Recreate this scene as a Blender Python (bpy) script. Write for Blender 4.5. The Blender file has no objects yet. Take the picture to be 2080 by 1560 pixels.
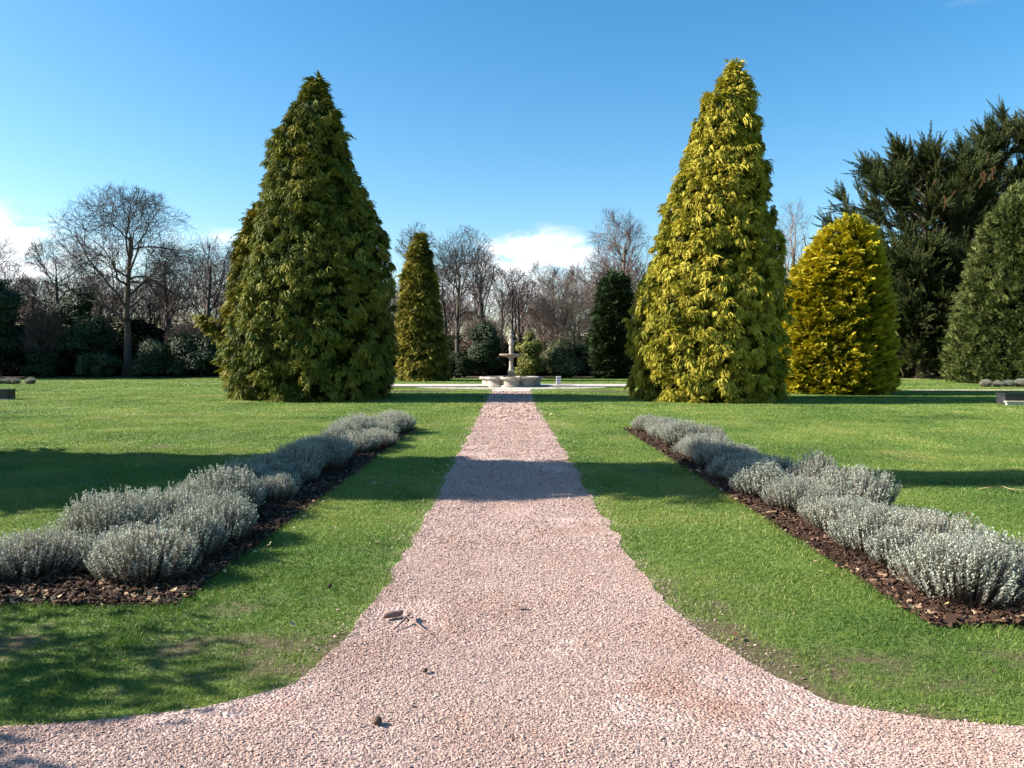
import bpy, math
import numpy as np
from mathutils import Vector

rng = np.random.default_rng(11)
RAD = math.radians
C = bpy.context.scene.collection

# ------------------------------------------------------------------ camera model
CAM_H, FPX, PITCH = 1.6, 1600.0, RAD(1.86)

def ray(px, py):
    x, y = (px - 1040.0) / FPX, -(py - 780.0) / FPX
    c, s = math.cos(PITCH), math.sin(PITCH)
    return np.array([x, c + y * s, -s + y * c])

def ground(px, py):
    d = ray(px, py)
    k = -CAM_H / d[2]
    return d[0] * k, d[1] * k

def at(px, py, Y):
    d = ray(px, py)
    k = Y / d[1]
    return d[0] * k, CAM_H + d[2] * k          # X, Z at that depth

# ------------------------------------------------------------------ small numeric helpers
def vnoise(p, seed=0):
    p = np.atleast_2d(np.asarray(p, float))
    i = np.floor(p).astype(np.int64)
    f = p - i
    f = f * f * (3 - 2 * f)
    d = p.shape[1]
    out = np.zeros(len(p))
    pr = (73856093, 19349663, 83492791)
    for m in range(1 << d):
        w = np.ones(len(p))
        h = np.full(len(p), seed * 2654435761 % 4294967296, np.int64)
        for a in range(d):
            b = (m >> a) & 1
            w *= f[:, a] if b else 1 - f[:, a]
            h = (h ^ ((i[:, a] + b) * pr[a])) & 0xffffffff
        h = ((h ^ (h >> 15)) * 2246822519) & 0xffffffff
        h = ((h ^ (h >> 13)) * 3266489917) & 0xffffffff
        h = h ^ (h >> 16)
        out += w * (h & 0xffffff) / float(0xffffff)
    return out

def fbm(p, seed=0, octv=3):
    p = np.atleast_2d(np.asarray(p, float))
    r, a, t = 0, 1.0, 0
    for o in range(octv):
        r = r + a * vnoise(p * (2 ** o), seed + 17 * o)
        t += a
        a *= 0.5
    return r / t

def unit(v):
    return v / np.maximum(np.linalg.norm(v, axis=-1, keepdims=True), 1e-9)

# ------------------------------------------------------------------ mesh building
def make_mesh(name, V, F, mat, tone=None, smooth=False):
    """F: one array or a list of arrays (n,3) / (n,4)"""
    V = np.asarray(V, np.float32).reshape(-1, 3)
    if isinstance(F, np.ndarray):
        F = [F]
    F = [np.asarray(f, np.int32) for f in F if len(f)]
    me = bpy.data.meshes.new(name)
    nl = sum(f.size for f in F)
    npoly = sum(len(f) for f in F)
    me.vertices.add(len(V))
    me.vertices.foreach_set('co', V.ravel())
    me.loops.add(nl)
    me.loops.foreach_set('vertex_index', np.concatenate([f.ravel() for f in F]))
    me.polygons.add(npoly)
    tot = np.concatenate([np.full(len(f), f.shape[1], np.int32) for f in F])
    st = np.concatenate([[0], np.cumsum(tot)[:-1]]).astype(np.int32)
    me.polygons.foreach_set('loop_start', st)
    me.polygons.foreach_set('loop_total', tot)
    me.polygons.foreach_set('use_smooth', np.full(npoly, smooth, bool))
    if tone is not None:
        at_ = me.attributes.new('tone', 'FLOAT', 'POINT')
        at_.data.foreach_set('value', np.asarray(tone, np.float32))
    me.update(calc_edges=True)
    if mat:
        me.materials.append(mat)
    return me

def link(name, me, parent=None):
    o = bpy.data.objects.new(name, me)
    C.objects.link(o)
    if parent is not None:
        o.parent = parent
    return o

def obj(name, V, F, mat, parent=None, tone=None, smooth=False):
    return link(name, make_mesh(name, V, F, mat, tone, smooth), parent)

def tag(o, label, cat, group=None):
    o['label'] = label
    o['category'] = cat
    if group:
        o['group'] = group
    return o

def empty(name, loc, label, cat, group=None):
    o = bpy.data.objects.new(name, None)
    C.objects.link(o)
    o.location = loc
    o.empty_display_size = 0.3
    return tag(o, label, cat, group)

def copy_tree(o, loc, rotz, sc, label, group=None):
    r = o.copy()
    C.objects.link(r)
    r.location = loc
    r.rotation_euler = (0, 0, rotz)
    r.scale = sc
    r['label'] = label
    if group:
        r['group'] = group
    for ch in list(o.children):
        c = ch.copy()
        C.objects.link(c)
        c.parent = r
    return r

class Geo:
    """collects verts/faces/tones"""
    def __init__(s):
        s.V, s.F, s.T, s.n = [], [], [], 0
    def add(s, V, F, T=None):
        V = np.asarray(V, float).reshape(-1, 3)
        if not isinstance(F, (list, tuple)):
            F = [F]
        for f in F:
            s.F.append(np.asarray(f, np.int64) + s.n)
        s.V.append(V)
        s.T.append(np.full(len(V), 0.5) if T is None else np.broadcast_to(np.asarray(T, float), (len(V),)))
        s.n += len(V)
    def out(s):
        V = np.concatenate(s.V)
        tr = [f for f in s.F if f.shape[1] == 3]
        qd = [f for f in s.F if f.shape[1] == 4]
        F = []
        if tr: F.append(np.concatenate(tr))
        if qd: F.append(np.concatenate(qd))
        return V, F, np.concatenate(s.T)
    def obj(s, name, mat, parent=None, smooth=False):
        V, F, T = s.out()
        return obj(name, V, F, mat, parent, T, smooth)

def stamp(tv, tf, tt, P, X, Yv, Z, S, tone):
    """place copies of a template: verts tv (m,3), faces tf (k,3|4), template tone tt (m)"""
    n, m = len(P), len(tv)
    S = np.broadcast_to(np.asarray(S, float).reshape(n if np.ndim(S) else 1, -1), (n, 3 if np.ndim(S) == 2 else 1))
    q = tv[None] * (S[:, None, :])
    V = P[:, None, :] + q[..., 0:1] * X[:, None, :] + q[..., 1:2] * Yv[:, None, :] + q[..., 2:3] * Z[:, None, :]
    F = (np.arange(n)[:, None, None] * m + tf[None]).reshape(-1, tf.shape[1])
    T = (tone[:, None] + tt[None]).reshape(-1)
    return V.reshape(-1, 3), F, T

def rand_dirs(n):
    return unit(rng.normal(size=(n, 3)))

def frame(X, up=np.array([0, 0, 1.0])):
    X = unit(X)
    Yv = np.cross(np.broadcast_to(up, X.shape), X)
    bad = np.linalg.norm(Yv, axis=1) < 1e-4
    Yv[bad] = [0, 1, 0]
    Yv = unit(Yv)
    return X, Yv, np.cross(X, Yv)

def tubes(P, R, ns):
    """P (n,k,3) polylines, R (n,k) radii"""
    n, k, _ = P.shape
    T = np.gradient(P, axis=1)
    T = unit(T)
    ref = np.where(np.abs(T[:, :1, 2:3]) > 0.8, np.array([1.0, 0, 0]), np.array([0, 0, 1.0]))
    N = unit(np.cross(T, np.broadcast_to(ref, T.shape)))
    B = np.cross(T, N)
    a = np.arange(ns) / ns * 2 * np.pi
    V = P[:, :, None, :] + R[:, :, None, None] * (np.cos(a)[None, None, :, None] * N[:, :, None, :] + np.sin(a)[None, None, :, None] * B[:, :, None, :])
    i = np.arange(n)[:, None, None] * k * ns + np.arange(k - 1)[None, :, None] * ns
    j = np.arange(ns)[None, None, :]
    j2 = (j + 1) % ns
    F = np.stack([i + j, i + j2, i + ns + j2, i + ns + j], -1).reshape(-1, 4)
    return V.reshape(-1, 3), F

def lathe(prof, ns=32, cx=0, cy=0, rip=None):
    prof = np.asarray(prof, float)
    a = np.arange(ns) / ns * 2 * np.pi
    r = prof[:, 0][:, None] * (1 if rip is None else rip(a[None], prof[:, 1][:, None]))
    r = np.broadcast_to(r, (len(prof), ns))
    V = np.stack([cx + r * np.cos(a), cy + r * np.sin(a), np.broadcast_to(prof[:, 1][:, None], r.shape)], -1).reshape(-1, 3)
    k = len(prof)
    i = np.arange(k - 1)[:, None] * ns
    j = np.arange(ns)[None]
    j2 = (j + 1) % ns
    F = np.stack([i + j, i + j2, i + ns + j2, i + ns + j], -1).reshape(-1, 4)
    return V, F

def box(x0, x1, y0, y1, z0, z1, bev=0.0):
    V = np.array([[x, y, z] for z in (z0, z1) for y in (y0, y1) for x in (x0, x1)], float)
    F = np.array([[0, 2, 3, 1], [4, 5, 7, 6], [0, 1, 5, 4], [2, 6, 7, 3], [0, 4, 6, 2], [1, 3, 7, 5]])
    if bev:
        V2, F2 = [], []
        # chamfered box: inset top and bottom rings
        def ring(ix, z): return [[x0 + ix, y0 + ix, z], [x1 - ix, y0 + ix, z], [x1 - ix, y1 - ix, z], [x0 + ix, y1 - ix, z]]
        rs = [ring(bev, z0), ring(0, z0 + bev), ring(0, z1 - bev), ring(bev, z1)]
        V2 = np.array(sum(rs, []), float)
        for a in range(3):
            for b in range(4):
                c = (b + 1) % 4
                F2.append([a * 4 + b, a * 4 + c, a * 4 + 4 + c, a * 4 + 4 + b])
        F2 += [[3, 2, 1, 0], [12, 13, 14, 15]]
        return V2, np.array(F2)
    return V, F

# ------------------------------------------------------------------ materials
def newmat(name):
    m = bpy.data.materials.new(name)
    m.use_nodes = True
    nt = m.node_tree
    nt.nodes.clear()
    return m, nt, nt.nodes, nt.links

def ramp(nd, cols):
    r = nd.new('ShaderNodeValToRGB')
    e = r.color_ramp.elements
    while len(e) < len(cols):
        e.new(0.5)
    for k, (p, c) in enumerate(cols):
        e[k].position = p
        e[k].color = (*c, 1)
    return r

def leafmat(name, cols, trans=0.07, rough=0.6, spec=0.12, tcol=1.15):
    m, nt, nd, lk = newmat(name)
    out = nd.new('ShaderNodeOutputMaterial')
    a = nd.new('ShaderNodeAttribute'); a.attribute_name = 'tone'
    r = ramp(nd, cols)
    lk.new(a.outputs['Fac'], r.inputs['Fac'])
    p = nd.new('ShaderNodeBsdfPrincipled')
    p.inputs['Roughness'].default_value = rough
    p.inputs['Specular IOR Level'].default_value = spec
    lk.new(r.outputs['Color'], p.inputs['Base Color'])
    if trans > 0:
        t = nd.new('ShaderNodeBsdfTranslucent')
        hs = nd.new('ShaderNodeHueSaturation')
        hs.inputs['Value'].default_value = tcol
        hs.inputs['Saturation'].default_value = 1.1
        lk.new(r.outputs['Color'], hs.inputs['Color'])
        lk.new(hs.outputs['Color'], t.inputs['Color'])
        mx = nd.new('ShaderNodeMixShader'); mx.inputs[0].default_value = trans
        lk.new(p.outputs[0], mx.inputs[1]); lk.new(t.outputs[0], mx.inputs[2])
        lk.new(mx.outputs[0], out.inputs['Surface'])
    else:
        lk.new(p.outputs[0], out.inputs['Surface'])
    return m

def noisemat(name, cols, scale=4.0, detail=6.0, bump=0.3, bdist=0.02, rough=0.85, spec=0.2, bscale=None, stretch=None, tone=0.0, ndist=0.0):
    m, nt, nd, lk = newmat(name)
    out = nd.new('ShaderNodeOutputMaterial')
    p = nd.new('ShaderNodeBsdfPrincipled')
    p.inputs['Roughness'].default_value = rough
    p.inputs['Specular IOR Level'].default_value = spec
    g = nd.new('ShaderNodeNewGeometry')
    src = g.outputs['Position']
    if stretch:
        mp = nd.new('ShaderNodeMapping'); mp.inputs['Scale'].default_value = stretch
        lk.new(src, mp.inputs['Vector']); src = mp.outputs['Vector']
    n = nd.new('ShaderNodeTexNoise'); n.inputs['Scale'].default_value = scale; n.inputs['Detail'].default_value = detail
    n.inputs['Roughness'].default_value = 0.65; n.inputs['Distortion'].default_value = ndist
    lk.new(src, n.inputs['Vector'])
    fac = n.outputs['Fac']
    if tone:
        a = nd.new('ShaderNodeAttribute'); a.attribute_name = 'tone'
        mx = nd.new('ShaderNodeMix'); mx.inputs[0].default_value = tone
        lk.new(fac, mx.inputs[2]); lk.new(a.outputs['Fac'], mx.inputs[3]); fac = mx.outputs[0]
    r = ramp(nd, cols)
    lk.new(fac, r.inputs['Fac']); lk.new(r.outputs['Color'], p.inputs['Base Color'])
    if bump:
        n2 = nd.new('ShaderNodeTexNoise'); n2.inputs['Scale'].default_value = bscale or scale * 3; n2.inputs['Detail'].default_value = 5
        lk.new(src, n2.inputs['Vector'])
        b = nd.new('ShaderNodeBump'); b.inputs['Strength'].default_value = bump; b.inputs['Distance'].default_value = bdist
        lk.new(n2.outputs['Fac'], b.inputs['Height']); lk.new(b.outputs['Normal'], p.inputs['Normal'])
    lk.new(p.outputs[0], out.inputs['Surface'])
    return m

M = {}
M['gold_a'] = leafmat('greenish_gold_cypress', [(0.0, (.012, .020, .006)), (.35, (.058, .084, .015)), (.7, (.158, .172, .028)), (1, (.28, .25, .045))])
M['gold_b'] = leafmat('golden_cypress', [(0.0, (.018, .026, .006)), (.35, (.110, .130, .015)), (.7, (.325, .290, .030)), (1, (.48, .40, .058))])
M['gold_c'] = leafmat('bright_gold_cypress', [(0.0, (.025, .028, .004)), (.3, (.13, .14, .010)), (.65, (.42, .36, .018)), (1, (.60, .49, .045))])
M['gold_d'] = leafmat('mid_gold_cypress', [(0.0, (.014, .022, .006)), (.35, (.075, .085, .014)), (.7, (.19, .17, .025)), (1, (.30, .24, .04))])
M['greygreen'] = leafmat('grey_green_conifer', [(0.0, (.012, .020, .008)), (.4, (.056, .078, .022)), (.8, (.118, .140, .042)), (1, (.17, .188, .065))], trans=.15)
M['yew'] = leafmat('yew_green', [(0.0, (.006, .012, .006)), (.5, (.020, .036, .014)), (1, (.048, .070, .024))], trans=.1)
M['macro'] = leafmat('dark_cypress_green', [(0.0, (.011, .017, .008)), (.5, (.044, .058, .020)), (.9, (.092, .104, .032)), (1, (.105, .115, .036))], trans=.12)
M['rust'] = leafmat('dead_cypress_foliage', [(0.0, (.07, .03, .016)), (1, (.19, .085, .04))], trans=.1)
M['holly'] = leafmat('holly_leaves', [(0.0, (.008, .016, .008)), (.5, (.026, .046, .020)), (1, (.075, .105, .045))], trans=.12, rough=.55, spec=.22)
M['ivy'] = leafmat('ivy_leaves', [(0.0, (.012, .028, .010)), (.5, (.045, .080, .024)), (1, (.10, .15, .05))], trans=.12)
M['bank'] = leafmat('shade_tinted_evergreens', [(0.0, (.008, .009, .006)), (.4, (.018, .026, .012)), (1, (.042, .055, .022))], trans=.05, rough=1.0, spec=0.0)  # colours kept near black, standing in for the shade within the bank
M['goldholly'] = leafmat('golden_holly_leaves', [(0.0, (.02, .035, .01)), (.45, (.09, .11, .02)), (1, (.30, .27, .07))], trans=.15, rough=.55, spec=.2)
M['varieg'] = leafmat('variegated_leaves', [(0.0, (.02, .03, .012)), (.45, (.09, .105, .045)), (1, (.34, .32, .17))], trans=.15, rough=.55, spec=.2)
M['bark'] = noisemat('grey_brown_bark', [(.3, (.042, .033, .027)), (.7, (.115, .092, .073))], scale=3, bump=.6, bdist=.04, stretch=(4, 4, .7))
M['bark_light'] = noisemat('pale_bark', [(.3, (.12, .10, .075)), (.7, (.27, .23, .18))], scale=3, bump=.5, bdist=.03, stretch=(4, 4, .8))
M['twig'] = noisemat('grey_brown_twigs', [(.3, (.042, .033, .031)), (.7, (.10, .078, .070))], scale=1.2, bump=0)
M['twig_red'] = noisemat('red_brown_twigs', [(.3, (.095, .060, .050)), (.7, (.20, .135, .11))], scale=1.2, bump=0)
M['twig_pale'] = noisemat('pale_tan_twigs', [(.3, (.14, .105, .085)), (.7, (.29, .225, .18))], scale=1.2, bump=0)
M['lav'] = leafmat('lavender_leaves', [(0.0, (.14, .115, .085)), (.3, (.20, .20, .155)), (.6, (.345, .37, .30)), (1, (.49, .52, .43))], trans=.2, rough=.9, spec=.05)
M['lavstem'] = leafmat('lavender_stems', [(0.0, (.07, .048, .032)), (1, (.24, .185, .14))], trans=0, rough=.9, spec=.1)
M['grass'] = leafmat('grass_blades', [(0.0, (.032, .066, .013)), (.3, (.080, .146, .027)), (.6, (.150, .215, .042)), (.85, (.250, .280, .068)), (1, (.36, .33, .17))], trans=.3, rough=.5, spec=.25)
M['gravel'] = leafmat('gravel_stones', [(0.0, (.13, .092, .08)), (.22, (.29, .198, .172)), (.55, (.445, .312, .262)), (.8, (.53, .388, .328)), (1, (.61, .50, .425))], trans=0, rough=.9, spec=.15)
M['chips'] = leafmat('bark_chips', [(0.0, (.018, .010, .007)), (.5, (.06, .032, .020)), (.85, (.135, .075, .045)), (1, (.36, .25, .165))], trans=0, rough=.85, spec=.2)
M['leaf'] = leafmat('dead_leaves', [(0.0, (.10, .05, .025)), (.6, (.27, .16, .085)), (1, (.42, .36, .20))], trans=.15, rough=.6, spec=.2)
M['stone'] = noisemat('weathered_stone', [(.25, (.15, .128, .108)), (.5, (.33, .295, .255)), (.8, (.48, .44, .39))], scale=3.5, bump=.35, bdist=.02, stretch=(1, 1, .5))
M['stone_dark'] = noisemat('lichened_stone', [(.25, (.15, .115, .09)), (.6, (.29, .24, .19)), (.8, (.40, .36, .30))], scale=5, bump=.5, bdist=.02)
M['paving'] = noisemat('pale_paving', [(.3, (.36, .325, .285)), (.7, (.50, .47, .425))], scale=2.5, bump=.2, bdist=.01)
M['gritpath'] = noisemat('sandy_path', [(.3, (.36, .30, .21)), (.7, (.50, .43, .31))], scale=2.0, bump=.3, bdist=.01)
M['mulch'] = noisemat('mulch_soil', [(.3, (.014, .008, .006)), (.7, (.055, .030, .020))], scale=22, bump=.9, bdist=.04, bscale=40)
M['soil'] = noisemat('bed_soil', [(.3, (.05, .032, .022)), (.7, (.12, .082, .058))], scale=10, bump=.9, bdist=.05)
M['blackpaint'] = noisemat('black_paint', [(.3, (.012, .012, .016)), (.7, (.03, .03, .036))], scale=6, bump=.1, rough=.5, spec=.4)
M['cream'] = noisemat('cream_board', [(.3, (.55, .46, .28)), (.7, (.68, .60, .40))], scale=6, bump=.1, rough=.6)
M['greypost'] = noisemat('grey_post', [(.3, (.42, .42, .43)), (.7, (.56, .56, .57))], scale=6, bump=.15, rough=.7)
M['benchwood'] = noisemat('bench_timber', [(.3, (.22, .19, .15)), (.7, (.36, .31, .25))], scale=6, bump=.2, rough=.8)
M['stick'] = noisemat('dry_stick', [(.3, (.14, .085, .07)), (.7, (.33, .22, .19))], scale=60, bump=.7, bdist=.004)
M['drygrass'] = noisemat('dry_twig', [(.3, (.19, .15, .075)), (.7, (.31, .25, .13))], scale=30, bump=.2)
M['water'] = noisemat('dark_water', [(.3, (.02, .025, .025)), (.7, (.03, .035, .035))], scale=2, bump=.1, bdist=.01, rough=.08, spec=.5)

# lawn sheet: green turf with soil where the attribute says the grass is worn
def lawnmat():
    m, nt, nd, lk = newmat('lawn_turf')
    out = nd.new('ShaderNodeOutputMaterial')
    p = nd.new('ShaderNodeBsdfPrincipled'); p.inputs['Roughness'].default_value = .8; p.inputs['Specular IOR Level'].default_value = .15
    g = nd.new('ShaderNodeNewGeometry')
    n1 = nd.new('ShaderNodeTexNoise'); n1.inputs['Scale'].default_value = .35; n1.inputs['Detail'].default_value = 5
    n2 = nd.new('ShaderNodeTexNoise'); n2.inputs['Scale'].default_value = 9; n2.inputs['Detail'].default_value = 6; n2.inputs['Roughness'].default_value = .7
    for n in (n1, n2): lk.new(g.outputs['Position'], n.inputs['Vector'])
    mx = nd.new('ShaderNodeMix'); mx.inputs[0].default_value = .5
    lk.new(n1.outputs['Fac'], mx.inputs[2]); lk.new(n2.outputs['Fac'], mx.inputs[3])
    r = ramp(nd, [(.30, (.062, .112, .021)), (.46, (.108, .172, .033)), (.58, (.158, .214, .045)), (.70, (.225, .250, .066))])
    lk.new(mx.outputs[0], r.inputs['Fac'])
    n3 = nd.new('ShaderNodeTexNoise'); n3.inputs['Scale'].default_value = 30; n3.inputs['Detail'].default_value = 4
    lk.new(g.outputs['Position'], n3.inputs['Vector'])
    r3 = ramp(nd, [(.3, (.060, .042, .026)), (.7, (.15, .108, .07))])
    lk.new(n3.outputs['Fac'], r3.inputs['Fac'])
    a = nd.new('ShaderNodeAttribute'); a.attribute_name = 'tone'
    m2 = nd.new('ShaderNodeMix'); m2.data_type = 'RGBA'
    lk.new(a.outputs['Fac'], m2.inputs[0]); lk.new(r.outputs['Color'], m2.inputs[6]); lk.new(r3.outputs['Color'], m2.inputs[7])
    lk.new(m2.outputs[2], p.inputs['Base Color'])
    n4 = nd.new('ShaderNodeTexNoise'); n4.inputs['Scale'].default_value = 14; n4.inputs['Detail'].default_value = 8; n4.inputs['Roughness'].default_value = .75
    lk.new(g.outputs['Position'], n4.inputs['Vector'])
    b = nd.new('ShaderNodeBump'); b.inputs['Strength'].default_value = .55; b.inputs['Distance'].default_value = .04
    lk.new(n4.outputs['Fac'], b.inputs['Height']); lk.new(b.outputs['Normal'], p.inputs['Normal'])
    lk.new(p.outputs[0], out.inputs['Surface'])
    return m

def pathmat():
    m, nt, nd, lk = newmat('gravel_bed')
    out = nd.new('ShaderNodeOutputMaterial')
    p = nd.new('ShaderNodeBsdfPrincipled'); p.inputs['Roughness'].default_value = .95; p.inputs['Specular IOR Level'].default_value = .1
    g = nd.new('ShaderNodeNewGeometry')
    v = nd.new('ShaderNodeTexVoronoi'); v.inputs['Scale'].default_value = 62
    lk.new(g.outputs['Position'], v.inputs['Vector'])
    r = ramp(nd, [(.0, (.20, .135, .115)), (.3, (.36, .25, .22)), (.65, (.50, .365, .32)), (1, (.62, .52, .465))])
    lk.new(v.outputs['Color'], r.inputs['Fac'])
    n = nd.new('ShaderNodeTexNoise'); n.inputs['Scale'].default_value = 1.7; n.inputs['Detail'].default_value = 7
    lk.new(g.outputs['Position'], n.inputs['Vector'])
    r2 = ramp(nd, [(.33, (.72, .60, .52)), (.55, (1, 1, 1))])
    lk.new(n.outputs['Fac'], r2.inputs['Fac'])
    mu = nd.new('ShaderNodeMix'); mu.data_type = 'RGBA'; mu.blend_type = 'MULTIPLY'; mu.inputs[0].default_value = 1
    lk.new(r.outputs['Color'], mu.inputs[6]); lk.new(r2.outputs['Color'], mu.inputs[7])
    lk.new(mu.outputs[2], p.inputs['Base Color'])
    b = nd.new('ShaderNodeBump'); b.inputs['Strength'].default_value = .8; b.inputs['Distance'].default_value = .012
    lk.new(v.outputs['Distance'], b.inputs['Height']); b.invert = True
    lk.new(b.outputs['Normal'], p.inputs['Normal'])
    lk.new(p.outputs[0], out.inputs['Surface'])
    return m
M['lawn'] = lawnmat()
M['path'] = pathmat()

# ------------------------------------------------------------------ plan of the ground
EL = [(0, 1480), (200, 1465), (400, 1440), (500, 1418), (600, 1392), (650, 1350), (690, 1305), (740, 1245), (790, 1180), (845, 1090), (885, 1010), (942, 905), (980, 830), (1000, 793)]
ER = [(2080, 1478), (1900, 1462), (1700, 1430), (1560, 1372), (1430, 1290), (1360, 1225), (1300, 1160), (1250, 1085), (1197, 1005), (1148, 918), (1090, 830), (1075, 793)]
el = np.array([ground(*p) for p in EL]); er = np.array([ground(*p) for p in ER])
el = np.vstack([[-14, 3.25], [-6, 3.3], el, [el[-1, 0], 60]])
er = np.vstack([[14, 3.25], [6, 3.3], er, [er[-1, 0], 60]])
PATH_END = 39.0

def path_edges(Y):
    Y = np.asarray(Y, float)
    p = np.stack([Y * 1.3, np.zeros_like(Y)], -1)
    amp = np.clip(.025 + .004 * Y, 0, .07)
    xl = np.interp(Y, el[:, 1], el[:, 0]) + amp * (fbm(p * 2.2, 3) - .5) * 2
    xr = np.interp(Y, er[:, 1], er[:, 0]) + amp * (fbm(p * 2.2, 9) - .5) * 2
    return xl, xr

def in_path(X, Y, grow=0.0):
    xl, xr = path_edges(Y)
    return (Y < PATH_END) & (X > xl - grow) & (X < xr + grow) & (Y > -4)

def path_dist(X, Y):
    """signed lateral distance outside the path, positive in the grass (rough)"""
    xl, xr = path_edges(Y)
    dx = np.maximum(xl - X, X - xr)
    return dx

BL = (-3.50, -2.17, 5.02, 18.2)       # left bed x0,x1,y0,y1
BR = (2.50, 3.70, 4.62, 17.9)         # right bed
BL2 = (-5.6, -3.46, 5.02, 6.35)
BR2 = (3.66, 5.6, 4.62, 6.2)
def in_bed(X, Y, b, g=0.0):
    w = .05 * (fbm(np.stack([X * 1.5, Y * 1.5], -1), 5) - .5)
    return (X > b[0] - g + w) & (X < b[1] + g + w) & (Y > b[2] - g + w) & (Y < b[3] + g + w)

def wear(X, Y):
    d = path_dist(X, Y)
    n = fbm(np.stack([X * 1.1, Y * 1.6], -1), 21, 4)
    near = np.exp(-np.clip(d, 0, 9) / .55) * np.clip((9 - Y) / 5, 0, 1)
    patch = np.exp(-(((X - 1.85) / .75) ** 2 + ((Y - 4.05) / .42) ** 2)) * 1.0 + np.exp(-(((X + 1.5) / .5) ** 2 + ((Y - 4.5) / .4) ** 2)) * .45 + np.exp(-(((X - 1.2) / .25) ** 2 + ((Y - 4.9) / .5) ** 2)) * .5
    hf = fbm(np.stack([X * 9, Y * 9], -1), 77, 3)
    return np.clip((n - .66 + .22 * near + .34 * patch + .5 * (hf - .5)) * 3.4, 0, .92)

# lawn: one sheet, fine near the camera, out to the horizon
ys = np.unique(np.concatenate([[-1500, -300, -60, -12], np.arange(-4, 9, .07), np.arange(9, 20, .2), np.arange(20, 70, 1.0), [75, 90, 120, 200, 400, 900, 1800]]))
xs = np.unique(np.concatenate([[-1800, -600, -200, -90, -50, -30, -18, -12], np.arange(-9, 9.01, .09), [12, 18, 30, 50, 90, 200, 600, 1800]]))
gx, gy = np.meshgrid(xs, ys)
V = np.stack([gx, gy, np.zeros_like(gx)], -1).reshape(-1, 3)
nx = len(xs)
ii = (np.arange(len(ys) - 1)[:, None] * nx + np.arange(nx - 1)[None]).ravel()
F = np.stack([ii, ii + 1, ii + nx + 1, ii + nx], -1)
o = obj('lawn', V, F, M['lawn'], tone=wear(V[:, 0], V[:, 1])); o['kind'] = 'structure'

# gravel path and cross walk
yy = np.unique(np.concatenate([[-4, -2, 0, 1.5, 2.5], np.arange(2.9, 9, .03), np.arange(9, PATH_END, .12), [PATH_END]]))
xl, xr = path_edges(yy)
tt = np.linspace(0, 1, 9)
V = np.stack([xl[:, None] * (1 - tt) + xr[:, None] * tt, np.repeat(yy[:, None], 9, 1), np.full((len(yy), 9), .004)], -1).reshape(-1, 3)
ii = (np.arange(len(yy) - 1)[:, None] * 9 + np.arange(8)[None]).ravel()
o = obj('gravel_path', V, np.stack([ii, ii + 1, ii + 10, ii + 9], -1), M['path']); o['kind'] = 'structure'

def sheet(name, outline, z, mat):
    P = np.array([[x, y, z] for x, y in outline], float)
    c = P.mean(0)[None]
    n = len(P)
    F = np.stack([np.arange(n), (np.arange(n) + 1) % n, np.full(n, n)], -1)
    o = obj(name, np.vstack([P, c]), F, mat)
    o['kind'] = 'structure'
    return o

def rect_outline(x0, x1, y0, y1, step=.15, amp=.03, seed=1):
    nxp, nyp = max(2, int((x1 - x0) / step)), max(2, int((y1 - y0) / step))
    a = np.linspace(0, 1, nxp, endpoint=False); b = np.linspace(0, 1, nyp, endpoint=False)
    P = np.concatenate([np.stack([x0 + (x1 - x0) * a, np.full(nxp, y0)], -1), np.stack([np.full(nyp, x1), y0 + (y1 - y0) * b], -1),
                        np.stack([x1 - (x1 - x0) * a, np.full(nxp, y1)], -1), np.stack([np.full(nyp, x0), y1 - (y1 - y0) * b], -1)])
    return P + amp * 2 * (np.stack([vnoise(P * 3, seed), vnoise(P * 3, seed + 1)], -1) - .5)

sheet('mulch_bed', rect_outline(*BL, seed=4), .005, M['mulch'])
sheet('mulch_bed', rect_outline(*BR, seed=8), .005, M['mulch'])
sheet('mulch_bed', rect_outline(*BL2, seed=14), .0045, M['mulch'])
sheet('mulch_bed', rect_outline(*BR2, seed=18), .0045, M['mulch'])

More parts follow.
